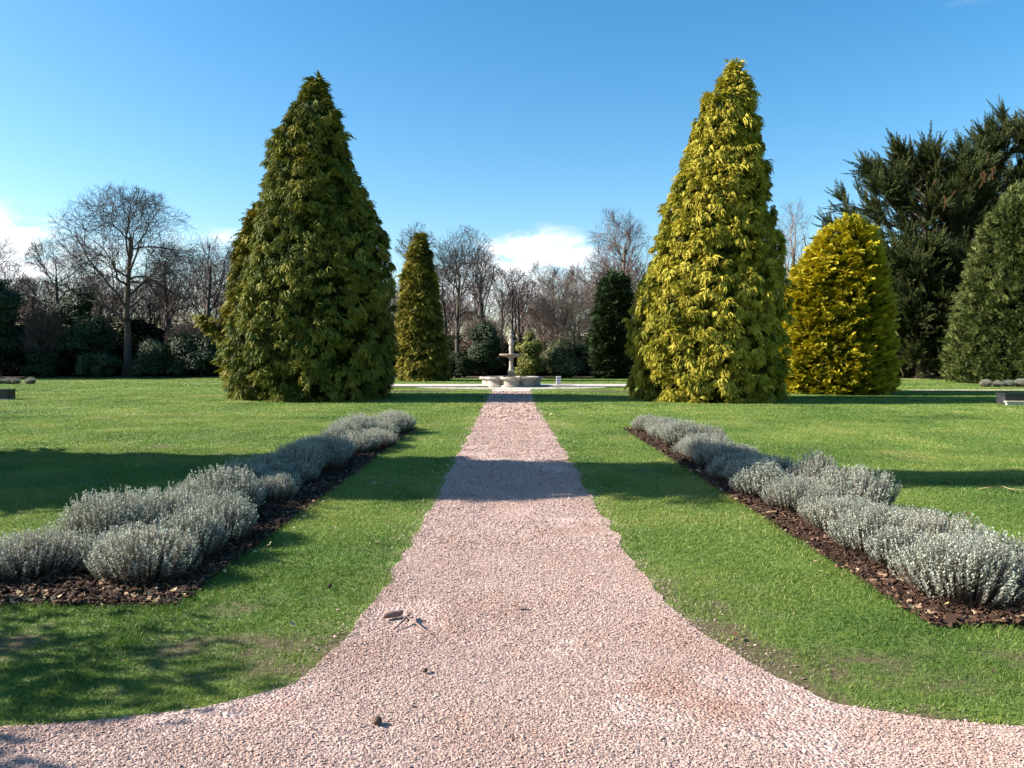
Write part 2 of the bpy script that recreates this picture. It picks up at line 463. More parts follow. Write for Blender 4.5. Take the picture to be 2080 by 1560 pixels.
# ------------------------------------------------------------------ grass blades
def blades():
    G = Geo()
    zones = [(2.9, 4.2, 17000, .0155, .0036), (4.2, 6, 11500, .017, .0044), (6, 9, 6000, .0185, .0058), (9, 14, 3600, .019, .0075), (14, 22, 1300, .020, .0115), (22, 36, 420, .022, .019), (36, 50, 130, .024, .032), (50, 65, 60, .024, .045)]
    for (y0, y1, dens, h, w) in zones:
        hw0, hw1 = y0 * .80 + 1.6, y1 * .80 + 1.6
        n = int((hw0 + hw1) * (y1 - y0) * dens)
        Y = np.sqrt(rng.uniform(y0 ** 2, y1 ** 2, n))
        X = rng.uniform(-1, 1, n) * (Y * .80 + 1.6)
        d = path_dist(X, Y)
        keep = ~in_path(X, Y, -.03) & ~in_bed(X, Y, BL, -.03) & ~in_bed(X, Y, BR, -.03) & ~in_bed(X, Y, BL2, -.03) & ~in_bed(X, Y, BR2, -.03)
        keep &= (d > .10) | (rng.random(n) < .25 + np.clip(d, -.03, .1) * 5)
        we = wear(X, Y)
        keep &= rng.random(n) > we * .85
        X, Y, d, we = X[keep], Y[keep], d[keep], we[keep]
        n = len(X)
        q = np.stack([X, Y], -1)
        patch = fbm(q * .9, 31, 4); fine = fbm(q * 5, 37, 2)
        H = h * (.45 + 1.0 * rng.random(n)) * (.65 + .8 * fine)
        edge = np.minimum(np.minimum(np.abs(X - BL[1]), np.abs(X - BR[0])), np.minimum(np.abs(Y - BL[2]) + 9 * (X > BL[1]), np.abs(Y - BR[2]) + 9 * (X < BR[0])))
        H *= 1 + .7 * np.exp(-edge / .06)
        H *= 1 + 1.0 * np.exp(-np.clip(d, 0, 9) / .05) * (fine > .42)
        a = rng.uniform(0, 2 * np.pi, n)
        lean = rng.uniform(.3, 1.7, n) * H
        la = rng.uniform(0, 2 * np.pi, n)
        base = np.stack([X, Y, np.full(n, -.002)], -1)
        sd = np.stack([np.cos(a), np.sin(a), np.zeros(n)], -1) * (w * (.6 + .8 * rng.random(n)))[:, None] * .5
        mid = base + np.stack([np.cos(la) * lean * .35, np.sin(la) * lean * .35, H * .62], -1)
        tip = base + np.stack([np.cos(la) * lean, np.sin(la) * lean, H], -1)
        V = np.stack([base - sd, base + sd, mid + sd * .75, mid - sd * .75, tip], 1).reshape(-1, 3)
        k = np.arange(n)[:, None] * 5
        tone = -.36 + .95 * patch + .52 * fbm(q * .28, 91, 3) + .22 * fine + rng.normal(0, .06, n) + np.where(rng.random(n) < .045, .45, 0) + .12 * np.exp(-np.clip(d, 0, 3) / .3)
        T = np.repeat(np.clip(tone, 0, 1), 5)
        G.add(V, [k + np.array([[0, 1, 2, 3]]), k + np.array([[3, 2, 4]])], T)
    o = G.obj('grass', M['grass'])
    o['kind'] = 'stuff'
blades()

# ------------------------------------------------------------------ gravel stones
def stones():
    ph = (1 + 5 ** .5) / 2
    iv = unit(np.array([[-1, ph, 0], [1, ph, 0], [-1, -ph, 0], [1, -ph, 0], [0, -1, ph], [0, 1, ph], [0, -1, -ph], [0, 1, -ph], [ph, 0, -1], [ph, 0, 1], [-ph, 0, -1], [-ph, 0, 1]], float))
    iF = np.array([[0, 11, 5], [0, 5, 1], [0, 1, 7], [0, 7, 10], [0, 10, 11], [1, 5, 9], [5, 11, 4], [11, 10, 2], [10, 7, 6], [7, 1, 8], [3, 9, 4], [3, 4, 2], [3, 2, 6], [3, 6, 8], [3, 8, 9], [4, 9, 5], [2, 4, 11], [6, 2, 10], [8, 6, 7], [9, 8, 1]])
    ov = np.array([[1, 0, 0], [0, 1, 0], [-1, 0, 0], [0, -1, 0], [0, 0, 1], [0, 0, -.6]], float)
    ov[:, 2] += np.array([.25, -.2, .2, -.25, 0, 0])
    oF = np.array([[0, 1, 4], [1, 2, 4], [2, 3, 4], [3, 0, 4], [1, 0, 5], [2, 1, 5], [3, 2, 5], [0, 3, 5]])
    G = Geo()
    for (y0, y1, dens, s, ico) in [(2.2, 4.3, 25000, .0034, False), (4.3, 6.5, 17500, .0040, False), (6.5, 11, 7000, .0058, False), (11, 20, 2400, .009, False), (20, 38, 420, .019, False)]:
        xm = 4.6 if y0 < 4 else (3.2 if y0 < 6 else 1.4)
        n = int(2 * xm * (y1 - y0) * dens)
        X = rng.uniform(-xm, xm, n); Y = rng.uniform(y0, y1, n)
        out = ~in_path(X, Y, 0)
        d = path_dist(X, Y)
        keep = ~out | ((rng.random(n) < .12 * np.exp(-np.clip(d, 0, 9) / .12)) & (d < .5))
        keep &= np.abs(X) < Y * .80 + 1.6
        bald = fbm(np.stack([X * 1.6, Y * 1.6], -1), 51, 4)
        keep &= rng.random(n) > np.clip((bald - .545) * 6, 0, .8)
        X, Y, bald = X[keep], Y[keep], bald[keep]
        n = len(X)
        tv, tf = (iv, iF) if ico else (ov, oF)
        m = len(tv)
        S = s * rng.lognormal(0, .38, n)
        S = np.minimum(S, s * 2.3)
        sc = np.stack([S * rng.uniform(.8, 1.6, n), S * rng.uniform(.7, 1.2, n), S * rng.uniform(.22, .42, n)], -1)
        q = tv[None] * (1 + rng.uniform(-.28, .28, (n, m, 1))) * sc[:, None]
        a = rng.uniform(0, 2 * np.pi, n); ca, sa = np.cos(a)[:, None], np.sin(a)[:, None]
        tl = rng.normal(0, .35, n)[:, None]
        x, y, z = q[..., 0], q[..., 1], q[..., 2]
        z2 = z + tl * x
        P = np.stack([X[:, None] + ca * x - sa * y, Y[:, None] + sa * x + ca * y, .004 + (S * rng.uniform(.1, .7, n))[:, None] + z2], -1)
        Ff = (np.arange(n)[:, None, None] * m + tf[None]).reshape(-1, 3)
        tone = np.clip(rng.normal(.55, .12, n) + .22 * (fbm(np.stack([X * .9 + 40, Y * .9], -1), 63, 3) - .5) - .35 * np.clip(bald - .5, 0, 1), 0, 1)
        G.add(P.reshape(-1, 3), Ff, np.repeat(tone, m))
    o = G.obj('gravel', M['gravel'])
    o['kind'] = 'stuff'
stones()

# ------------------------------------------------------------------ mulch chips and leaves
def chips():
    G = Geo()
    for b in (BL, BR, BL2, BR2):
        for (ya, yb, dens) in ((b[2], 7.5, 2300), (7.5, 11, 1000), (11, b[3], 400)):
            yb = min(yb, b[3])
            if yb <= ya: continue
            n = int((b[1] - b[0]) * (yb - ya) * dens)
            X = rng.uniform(b[0], b[1], n); Y = rng.uniform(ya, yb, n)
            L = rng.lognormal(-3.5, .45, n) * (1.0 if ya < 7 else 1.3); W = L * rng.uniform(.18, .6, n)
            a = rng.uniform(0, 2 * np.pi, n)
            up = unit(np.stack([rng.normal(0, .4, n), rng.normal(0, .4, n), np.ones(n)], -1))
            ax = unit(np.cross(up, np.stack([np.cos(a), np.sin(a), np.zeros(n)], -1)))
            sd = np.cross(up, ax)
            c = np.stack([X, Y, .012 + rng.random(n) * .03], -1)
            ax_, sd_ = ax * L[:, None] * .5, sd * W[:, None] * .5
            th = up * .006
            bow = up * (L * rng.uniform(-.1, .2, n))[:, None]
            V = np.stack([c - ax_ - sd_, c - sd_ + bow, c + ax_ - sd_ * .7, c + ax_ + sd_ * .7, c + sd_ + bow, c - ax_ + sd_ * .8], 1)
            V = np.concatenate([V, V - th[:, None]], 1).reshape(-1, 3)
            k = np.arange(n)[:, None] * 12
            t = np.where(rng.random(n) < .07, rng.uniform(.85, 1, n), rng.beta(2, 2.2, n) * .8)
            G.add(V, [np.concatenate([k + np.array([[0, 1, 4, 5]]), k + np.array([[1, 2, 3, 4]]), k + np.array([[0, 6, 7, 1]]), k + np.array([[1, 7, 8, 2]]), k + np.array([[2, 8, 9, 3]]), k + np.array([[3, 9, 10, 4]]), k + np.array([[4, 10, 11, 5]]), k + np.array([[5, 11, 6, 0]])])], np.repeat(t, 12))
    o = G.obj('bark_chips', M['chips']); o['kind'] = 'stuff'
    # dead leaves lying in the beds and a few on the grass
    G = Geo()
    Xs, Ys = [], []
    for b, n in ((BL, 150), (BR, 90)):
        s = rng.random(n)
        X = np.where(s < .6, rng.uniform(b[0], b[1], n), np.where(b[0] < 0, b[1], b[0]) + rng.normal(0, .12, n) * (1 if b[0] > 0 else -1))
        Y = np.where(s < .6, b[2] + np.abs(rng.normal(0.1, .25, n)), rng.uniform(b[2], 11, n))
        Xs.append(X); Ys.append(Y)
    Xs.append(rng.uniform(-5, 6, 60)); Ys.append(rng.uniform(3.6, 9, 60))
    X, Y = np.concatenate(Xs), np.concatenate(Ys)
    n = len(X)
    t = np.linspace(0, 2 * np.pi, 8, endpoint=False)
    lv = np.stack([np.cos(t), .55 * np.sin(t) * (1 - .25 * np.cos(t)), .25 * np.cos(t) ** 2], -1)
    lv = np.vstack([lv, [[0, 0, -.05]]])
    lf = np.stack([np.arange(8), (np.arange(8) + 1) % 8, np.full(8, 8)], -1)
    up = unit(np.stack([rng.normal(0, .35, n), rng.normal(0, .35, n), np.ones(n)], -1))
    a = rng.uniform(0, 2 * np.pi, n)
    ax = unit(np.cross(up, np.stack([np.cos(a), np.sin(a), np.zeros(n)], -1)))
    Vv, Ff, T = stamp(lv, lf, np.zeros(9), np.stack([X, Y, np.full(n, .035)], -1), ax, np.cross(up, ax), up, rng.uniform(.012, .032, n), rng.random(n))
    o = obj('fallen_leaves', Vv, Ff, M['leaf'], tone=T); o['kind'] = 'stuff'
chips()

# ------------------------------------------------------------------ lavender
def lavender_proto(seed, rx, h, nst):
    global rng
    keep, rng = rng, np.random.default_rng(seed)
    n = nst
    th = rng.uniform(0, 2 * np.pi, n)
    u = rng.random(n) ** .55
    lump = .82 + .36 * vnoise(np.stack([np.cos(th) * 2 + 9, np.sin(th) * 2 + 9], -1), seed)
    r = u * rx * lump * (.9 + .2 * rng.random(n))
    zz = h * np.sqrt(np.clip(1 - (u * .92) ** 3.6, 0, 1)) * (.78 + .34 * vnoise(np.stack([np.cos(th) * u * 3 + 5, np.sin(th) * u * 3 + 5], -1), seed + 3)) * rng.uniform(.72, 1.16, n) + .03
    tip = np.stack([r * np.cos(th), r * np.sin(th), zz], -1)
    b0 = np.stack([r * np.cos(th) * .62, r * np.sin(th) * .62, np.zeros(n)], -1)
    mid = b0 * .45 + tip * .55 + np.stack([np.cos(th) * .03, np.sin(th) * .03, -.01 * np.ones(n)], -1) * u[:, None]
    t = np.linspace(0, 1, 4)[None, :, None]
    P = (1 - t) ** 2 * b0[:, None] + 2 * t * (1 - t) * mid[:, None] + t * t * tip[:, None]
    sv, sf = tubes(P, np.broadcast_to(np.array([.0030, .0024, .0018, .0008]), (n, 4)), 3)
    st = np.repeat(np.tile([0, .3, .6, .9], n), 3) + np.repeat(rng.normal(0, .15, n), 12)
    # leaves in the upper part of every stem
    G = Geo()
    nl = 26
    s = (1 - .60 * np.linspace(1, 0, nl)[None] ** 1.5) + rng.normal(0, .03, (n, nl))
    s = np.clip(s, 0, 1.0)[..., None]
    Q = ((1 - s) ** 2 * b0[:, None] + 2 * s * (1 - s) * mid[:, None] + s * s * tip[:, None]).reshape(-1, 3)
    ax = unit(tip - mid)
    ax = np.repeat(ax, nl, 0)
    side = rand_dirs(n * nl)
    side = unit(side - (side * ax).sum(1, keepdims=True) * ax)
    sl = s.reshape(-1)
    D = unit(ax * (.55 + .7 * (sl[:, None] - .5)) + side * .75)
    L = rng.uniform(.011, .025, n * nl) * (1.15 - .4 * (sl - .5))
    W = L * rng.uniform(.17, .27, n * nl)
    Nn = unit(np.cross(D, side + .3 * rand_dirs(n * nl)))
    V = np.stack([Q, Q + D * L[:, None] * .5 + Nn * W[:, None], Q + D * L[:, None], Q + D * L[:, None] * .5 - Nn * W[:, None]], 1).reshape(-1, 3)
    k = np.arange(n * nl)[:, None] * 4
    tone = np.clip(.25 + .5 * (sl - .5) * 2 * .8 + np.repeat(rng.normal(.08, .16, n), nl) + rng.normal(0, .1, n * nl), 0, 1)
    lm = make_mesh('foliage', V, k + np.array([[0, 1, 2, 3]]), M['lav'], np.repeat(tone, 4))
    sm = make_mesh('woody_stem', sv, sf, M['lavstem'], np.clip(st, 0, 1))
    rng = keep
    return lm, sm

ORD = 'first second third fourth fifth sixth seventh eighth ninth tenth eleventh twelfth thirteenth fourteenth fifteenth sixteenth seventeenth eighteenth nineteenth twentieth twenty-first twenty-second twenty-third twenty-fourth twenty-fifth twenty-sixth twenty-seventh twenty-eighth twenty-ninth thirtieth'.split()
lav_protos = [lavender_proto(100 + k, rx, h, n) for k, (rx, h, n) in enumerate([(.40, .43, 720), (.44, .40, 760), (.37, .46, 680), (.46, .44, 800), (.35, .38, 600), (.42, .47, 740)])]
def place_lav(x, y, s, label, group):
    lm, sm = lav_protos[rng.integers(len(lav_protos))]
    e = empty('lavender_bush', (x, y, 0), label, 'lavender', group)
    e.rotation_euler = (0, 0, rng.uniform(0, 6.28))
    e.scale = (s * rng.uniform(.74, .95), s * rng.uniform(.74, .95), s * rng.uniform(.60, .92))
    link('foliage', lm, e); link('woody_stem', sm, e)
def lav_bed(side, rows, y0, y1, step, group, names):
    for (x, rn, off) in zip(rows, names, (0, .28, .1)):
        y, k = y0 + off, 0
        while y < y1:
            place_lav(x + rng.normal(0, .09), y + rng.normal(0, .07), rng.uniform(.76, 1.16),
                      f'silvery lavender bush, {ORD[k]} from the near end in the {rn} row of the {side} bed', group)
            y += step * rng.uniform(.9, 1.1); k += 1
lav_bed('left-hand', (-2.66, -3.10), 5.55, 17.9, .60, 'lavender bushes in the left-hand bed', ('path-side', 'lawn-side'))
lav_bed('right-hand', (3.02, 3.42), 5.25, 17.6, .63, 'lavender bushes in the right-hand bed', ('path-side', 'lawn-side'))

for k, (x, y) in enumerate(((-3.55, 5.75), (-4.05, 5.62), (-4.6, 5.7), (-5.1, 5.65))):
    place_lav(x, y, rng.uniform(.95, 1.1), f'silvery lavender bush, {ORD[k]} away from the path at the near end of the left bed', 'lavender bushes in the left-hand bed')
for k, (x, y) in enumerate(((3.82, 5.35), (4.3, 5.5), (4.8, 5.4))):
    place_lav(x, y, rng.uniform(.95, 1.1), f'silvery lavender bush, {ORD[k]} away from the path at the near end of the right bed', 'lavender bushes in the right-hand bed')

# ------------------------------------------------------------------ conifers
def spray_template(seed, n=6, w=.42, droop=.6, wid=.13, curl=.25):
    """a drooping hand of flat scale-leaf fingers, about unit length along x"""
    g = np.random.default_rng(seed)
    V, F, T = [], [], []
    def strip(pts, ws, nrm, t0):
        i0 = len(V)
        k = len(pts)
        for q, p in enumerate(pts):
            d = pts[min(q + 1, k - 1)] - pts[max(q - 1, 0)]
            s_ = np.cross(nrm, d); s_ = s_ / (np.linalg.norm(s_) + 1e-9)
            V.append(p - s_ * ws[q] * .5); V.append(p + s_ * ws[q] * .5)
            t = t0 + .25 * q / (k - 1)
            T.append(t); T.append(t)
        for q in range(k - 1):
            F.append([i0 + 2 * q, i0 + 2 * q + 1, i0 + 2 * q + 3, i0 + 2 * q + 2])
    for f in range(n):
        u = (f + .5) / n * 2 - 1
        th = u * w * 1.9 + g.normal(0, .12)
        L = (1 - .35 * abs(u)) * g.uniform(.75, 1.1)
        dr = droop * g.uniform(.6, 1.4)
        x0 = .10 + .25 * g.random() * (1 - abs(u))
        def pt(t):
            l = x0 + (L - x0) * t
            return np.array([math.cos(th) * l * (1 - .18 * dr * t), math.sin(th) * l * .85, -dr * L * t * t * .75 + .10 * t * (1 - t) - .06 * abs(u)])
        pts = [pt(t) for t in (0, .34, .68, 1.0)]
        nrm = np.array([g.normal(0, .25), g.normal(0, .25) + u * .5, 1.0])
        strip(pts, [wid * .7, wid * 1.05, wid * .9, wid * .22], nrm, -.12)
        for q in range(5):
            t = .25 + .16 * q + g.uniform(0, .06)
            p = pt(t); d = pt(min(t + .1, 1.0)) - p; d = d / (np.linalg.norm(d) + 1e-9)
            sd = np.cross(nrm, d); sd = sd / (np.linalg.norm(sd) + 1e-9)
            sg = 1 if q % 2 else -1
            e = p + (d * .8 + sd * sg * .75) * wid * g.uniform(.8, 1.3) + np.array([0, 0, g.uniform(-.06, .05)])
            strip([p, e], [wid * .55, wid * .18], nrm, .05)
    return np.array(V), np.array(F), np.array(T)

def conifer(name, label, cat, Y, prof, matname, nclump, spray, pitch=(10, 15), nspray=6, seed=1, rough=.10, group=None, droopT=.6, wT=.40, widT=.15, nT=6, fan=55, tone_c=(.42, .17), lumps=.10, sweep=0.0, hull=.80, zfloor=.03, greenbase=0.0, barkmat='bark', topk=.965, radk=1.0, tight=.16):
    """prof: list of (py, x_left, x_right) in photo pixels for a tree standing at depth Y -> real radius by height"""
    global rng
    keep, rng = rng, np.random.default_rng(seed)
    pr = sorted([(at(0, py, Y)[1], at(a, py, Y)[0], at(b, py, Y)[0]) for py, a, b in prof])
    zs = np.array([p[0] for p in pr]) * topk; zs[0] = 0.0
    xa = np.array([p[1] for p in pr]); xb = np.array([p[2] for p in pr])
    cx0 = (xa[0] + xb[0]) / 2
    cm = (xa + xb) / 2; xa, xb = cm + (xa - cm) * radk, cm + (xb - cm) * radk
    top = zs[-1]
    cxx = lambda z: np.interp(z, zs, (xa + xb) / 2) - cx0
    rad = lambda z: np.interp(z, zs, (xb - xa) / 2)
    e = empty(name, (cx0, Y, 0), label, cat, group)
    # trunk
    tz = np.linspace(0, top * .93, 8)
    P = np.stack([cxx(tz), np.zeros(8), tz], -1)[None]
    V, F = tubes(P, (np.linspace(.06 + .022 * top, .03, 8))[None], 10)
    obj('trunk', V, F, M[barkmat], e, tone=np.full(len(V), .5), smooth=True)
    G = Geo()
    # inner mass of old foliage, its dark tone also painted shade for the gaps
    nz, na = 40, 40
    hz = np.linspace(.03, top * .97, nz); ha = np.arange(na) / na * 2 * np.pi
    A, Z = np.meshgrid(ha, hz)
    p3 = np.stack([np.cos(A) * 2 + 7, np.sin(A) * 2 + 7, Z * .9], -1).reshape(-1, 3)
    rr = rad(Z) * (hull - .30 + .30 * fbm(p3 * 1.4, seed + 5, 3).reshape(Z.shape))
    rr[-1] = 0
    V = np.stack([cxx(Z) + rr * np.cos(A), rr * np.sin(A), Z], -1).reshape(-1, 3)
    i = np.arange(nz - 1)[:, None] * na; j = np.arange(na)[None]; j2 = (j + 1) % na
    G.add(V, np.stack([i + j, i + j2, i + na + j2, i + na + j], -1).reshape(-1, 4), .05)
    # clumps over the surface
    zz = np.linspace(0, top, 400)
    dens = rad(zz) + .12
    cdf = np.cumsum(dens); cdf /= cdf[-1]
    k = np.arange(nclump)
    zc = np.interp((k + rng.random(nclump)) / nclump, cdf, zz)
    tc = (k * 2.399963 + rng.normal(0, .35, nclump)) % (2 * np.pi)
    big = fbm(np.stack([rad(zc) * np.cos(tc) * .75 + 90, rad(zc) * np.sin(tc) * .75 + 90, zc * .75], -1), seed, 3)
    f = 1 - spray * 1.25 / np.maximum(rad(zc), .7) + lumps * 2 * (big - .5) - .03 + np.clip(rng.normal(0, rough * .45, nclump), -1, rough * .5)
    rc = np.maximum(rad(zc) * f, .02)
    tone = tone_c[0] + tone_c[1] * rng.normal(0, .8, nclump) + .5 * (big - .5) - greenbase * np.clip(1 - zc / 2.0, 0, 1)
    tone += .12 * np.sin(tc * 2 + seed)
    n = nclump * nspray
    zi = np.repeat(zc, nspray) + rng.normal(0, spray * tight, n)
    ti = np.repeat(tc, nspray); ri = np.repeat(rc, nspray) + rng.normal(0, spray * .08, n)
    P = np.stack([cxx(zi) + ri * np.cos(ti), ri * np.sin(ti), np.maximum(zi, zfloor)], -1)
    tang = np.stack([-np.sin(ti), np.cos(ti), np.zeros(n)], -1)
    P += tang * rng.normal(0, spray * tight * 1.35, n)[:, None]
    da = np.tile(np.linspace(-1, 1, nspray), nclump) * RAD(fan) + rng.normal(0, .15, n)
    el_ = np.repeat(rng.normal(RAD(pitch[0]), RAD(pitch[1]), nclump), nspray) + rng.normal(0, .15, n)
    # near the apex sprays point upward
    el_ += np.clip((zi / top - .86) / .14, 0, 1) * 1.0
    hd = np.stack([np.cos(ti + da), np.sin(ti + da), np.zeros(n)], -1) + np.array([sweep, 0, 0])
    hd = unit(hd)
    D = hd * np.cos(el_)[:, None] + np.array([0, 0, 1.0]) * np.sin(el_)[:, None]
    X, Yv, Z_ = frame(D)
    roll = rng.normal(0, .45, n)[:, None]
    Yr = Yv * np.cos(roll) + Z_ * np.sin(roll); Zr = -Yv * np.sin(roll) + Z_ * np.cos(roll)
    S = spray * rng.lognormal(0, .22, n)
    S *= np.repeat(rng.uniform(.8, 1.2, nclump), nspray)
    tn = np.repeat(tone, nspray) + rng.normal(0, .06, n)
    temps = [spray_template(seed * 7 + q, nT, wT, droopT, widT) for q in range(6)]
    pick = rng.integers(0, 6, n)
    for q, (tv, tf, tt) in enumerate(temps):
        s = pick == q
        V, F, T = stamp(tv, tf, tt, P[s], X[s], Yr[s], Zr[s], S[s], tn[s])
        V[:, 2] = np.maximum(V[:, 2], zfloor * rng.random(len(V)))
        G.add(V, F, np.clip(T, 0, 1))
    # inner layer of older sprays between the clumps, toned darker as painted shade
    n3 = nclump * 3
    z3 = np.interp(rng.random(n3), cdf, zz); t3 = rng.uniform(0, 2 * np.pi, n3)
    r3 = np.maximum(rad(z3) * (1 - spray * 1.25 / np.maximum(rad(z3), .7)) * rng.uniform(.76, .93, n3) - .15 * spray, .02)
    P = np.stack([cxx(z3) + r3 * np.cos(t3), r3 * np.sin(t3), np.maximum(z3, zfloor)], -1)
    D = unit(np.stack([np.cos(t3), np.sin(t3), rng.normal(-.1, .5, n3)], -1) + .5 * rand_dirs(n3))
    X, Yv, Z_ = frame(D)
    tv, tf, tt = temps[1]
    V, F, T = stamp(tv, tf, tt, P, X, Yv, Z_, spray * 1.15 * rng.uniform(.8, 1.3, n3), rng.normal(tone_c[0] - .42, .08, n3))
    V[:, 2] = np.maximum(V[:, 2], zfloor * rng.random(len(V)))
    G.add(V, F, np.clip(T, 0, 1))
    # leading shoots at the apex
    m = 12
    P = np.stack([cxx(np.full(m, top)) + rng.normal(0, .10, m), rng.normal(0, .10, m), top - rng.uniform(.35, .9, m)], -1)
    D = unit(np.stack([rng.normal(0, .25, m), rng.normal(0, .25, m), np.ones(m)], -1))
    X, Yv, Z_ = frame(D, np.array([0, 1.0, 0]))
    tv, tf, tt = temps[0]
    V, F, T = stamp(tv * np.array([1, .5, .6]), tf, tt, P, X, Yv, Z_, spray * rng.uniform(.9, 1.5, m), np.full(m, tone_c[0] + .15))
    G.add(V, F, np.clip(T, 0, 1))
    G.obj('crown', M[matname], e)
    rng = keep
    return e

def z2(pts, ox, oy, s):
    return [(oy + y / s, ox + a / s, ox + b / s) for y, a, b in pts]

LC = z2([(40, 425, 440), (70, 385, 490), (110, 352, 512), (150, 335, 528), (200, 298, 565), (300, 245, 578), (400, 215, 606), (500, 205, 650), (600, 188, 698), (700, 170, 740), (800, 160, 768), (900, 135, 780), (1000, 105, 790), (1150, 60, 800), (1300, 35, 798), (1400, 45, 790), (1500, 85, 775)], 440, 120, 2.1667)
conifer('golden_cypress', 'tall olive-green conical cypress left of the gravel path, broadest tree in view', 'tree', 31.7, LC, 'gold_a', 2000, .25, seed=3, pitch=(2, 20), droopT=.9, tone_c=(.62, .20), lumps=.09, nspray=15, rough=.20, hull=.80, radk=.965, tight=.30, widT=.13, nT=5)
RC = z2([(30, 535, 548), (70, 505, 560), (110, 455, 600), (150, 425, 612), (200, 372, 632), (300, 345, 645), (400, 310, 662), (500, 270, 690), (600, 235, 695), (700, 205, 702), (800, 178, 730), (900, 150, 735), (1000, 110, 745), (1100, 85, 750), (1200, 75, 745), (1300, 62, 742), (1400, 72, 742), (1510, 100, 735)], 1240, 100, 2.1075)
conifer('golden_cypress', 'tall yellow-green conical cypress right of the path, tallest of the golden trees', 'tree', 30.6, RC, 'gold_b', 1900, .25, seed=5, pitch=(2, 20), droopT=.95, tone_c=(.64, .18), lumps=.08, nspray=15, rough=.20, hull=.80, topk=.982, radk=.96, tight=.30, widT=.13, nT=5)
YC = [(440, 1716, 1734), (446, 1690, 1762), (460, 1664, 1780), (500, 1636, 1792), (540, 1610, 1798), (580, 1590, 1800), (640, 1574, 1806), (700, 1566, 1812), (760, 1566, 1816), (806, 1574, 1808)]
conifer('golden_cypress', 'bright yellow rounded cypress behind the right tall golden tree', 'tree', 36.6, YC, 'gold_c', 2000, .31, seed=8, pitch=(30, 12), droopT=.25, wT=.26, tone_c=(.58, .14), lumps=.06, nspray=7, sweep=.45, fan=45, rough=.16, hull=.84)
SC = [(470, 853, 863), (480, 838, 872), (500, 828, 880), (540, 812, 890), (600, 804, 898), (660, 800, 908), (720, 800, 916), (760, 802, 922), (774, 808, 918)]
conifer('golden_cypress', 'small slim golden cypress half hidden behind the big left cypress', 'tree', 57, SC, 'gold_d', 800, .48, seed=12, pitch=(8, 15), droopT=.6, tone_c=(.58, .18), lumps=.08, nspray=7, hull=.76, rough=.16)
L2 = [(418, 516, 528), (430, 502, 545), (455, 482, 565), (500, 464, 590), (560, 455, 612), (620, 448, 630), (700, 447, 645), (770, 452, 645), (806, 462, 640)]
conifer('golden_cypress', 'golden cypress peeping out left behind the big olive-green cypress', 'tree', 34.6, L2, 'gold_d', 1100, .42, seed=15, pitch=(8, 15), droopT=.7, tone_c=(.54, .18), radk=.93, nspray=8, hull=.76, rough=.16)
def side_branch():
    g = np.random.default_rng(9)
    e = [o for o in C.objects if o.get('label', '').startswith('golden cypress peeping')][0]
    a = np.array([*at(500, 690, 34.6), 0]); b = np.array([*at(416, 640, 34.6), 0])
    n = 150
    t = g.uniform(.05, 1, n)[:, None]
    p = a[None] * (1 - t) + b[None] * t
    P = np.stack([p[:, 0] + g.normal(0, .12, n), g.normal(33.9, .25, n), p[:, 1] + g.normal(-.25, .35, n) * (1.15 - t[:, 0])], -1) - np.array(e.location)
    D = unit(np.stack([-np.ones(n) + g.normal(0, .3, n), g.normal(0, .6, n), g.normal(-.1, .35, n)], -1))
    X, Yv, Z_ = frame(D)
    tv, tf, tt = spray_template(4, 6, .4, .6, .15)
    V, F, T = stamp(tv, tf, tt, P, X, Yv, Z_, .42 * g.uniform(.7, 1.2, n), g.normal(.5, .12, n))
    o = obj('side_branch', V, F, M['gold_d'], e, tone=np.clip(T, 0, 1))
    o['label'] = 'foliage branch sticking out sideways'
side_branch()
GG = [(362, 2066, 2090), (375, 2040, 2115), (430, 2005, 2160), (500, 1976, 2195), (580, 1960, 2215), (660, 1944, 2230), (720, 1934, 2238), (779, 1938, 2230)]
conifer('columnar_conifer', 'dense grey-green columnar conifer at the right edge of the lawn', 'tree', 51, GG, 'greygreen', 3000, .44, seed=21, pitch=(48, 16), droopT=.15, wT=.30, tone_c=(.50, .20), lumps=.09, nspray=5, fan=50, rough=.18, widT=.13, nT=4)
YW = [(560, 1222, 1282), (566, 1212, 1288), (590, 1206, 1291), (640, 1196, 1291), (690, 1187, 1289), (740, 1190, 1288), (768, 1200, 1284)]
conifer('yew_tree', 'dark green bushy yew left of the tall yellow-green cypress, past the lawn', 'tree', 63, YW, 'yew', 900, .62, seed=25, pitch=(35, 18), droopT=.3, wT=.34, tone_c=(.50, .22), lumps=.16, nspray=5, nT=4, rough=.14)
# beyond the left edge of the view: the neighbour whose shadow crosses path and beds
e = conifer('golden_cypress', 'conical cypress standing on the lawn beyond the left-hand bed', 'tree', 10.85,
            [(at_py, a, b) for at_py, a, b in [(-795, -702, -690), (-700, -770, -620), (-400, -880, -510), (0, -990, -390), (400, -1100, -300), (700, -1150, -260), (961, -1120, -280)]],
            'gold_a', 620, .62, seed=31, pitch=(4, 16), droopT=.7, nspray=6)

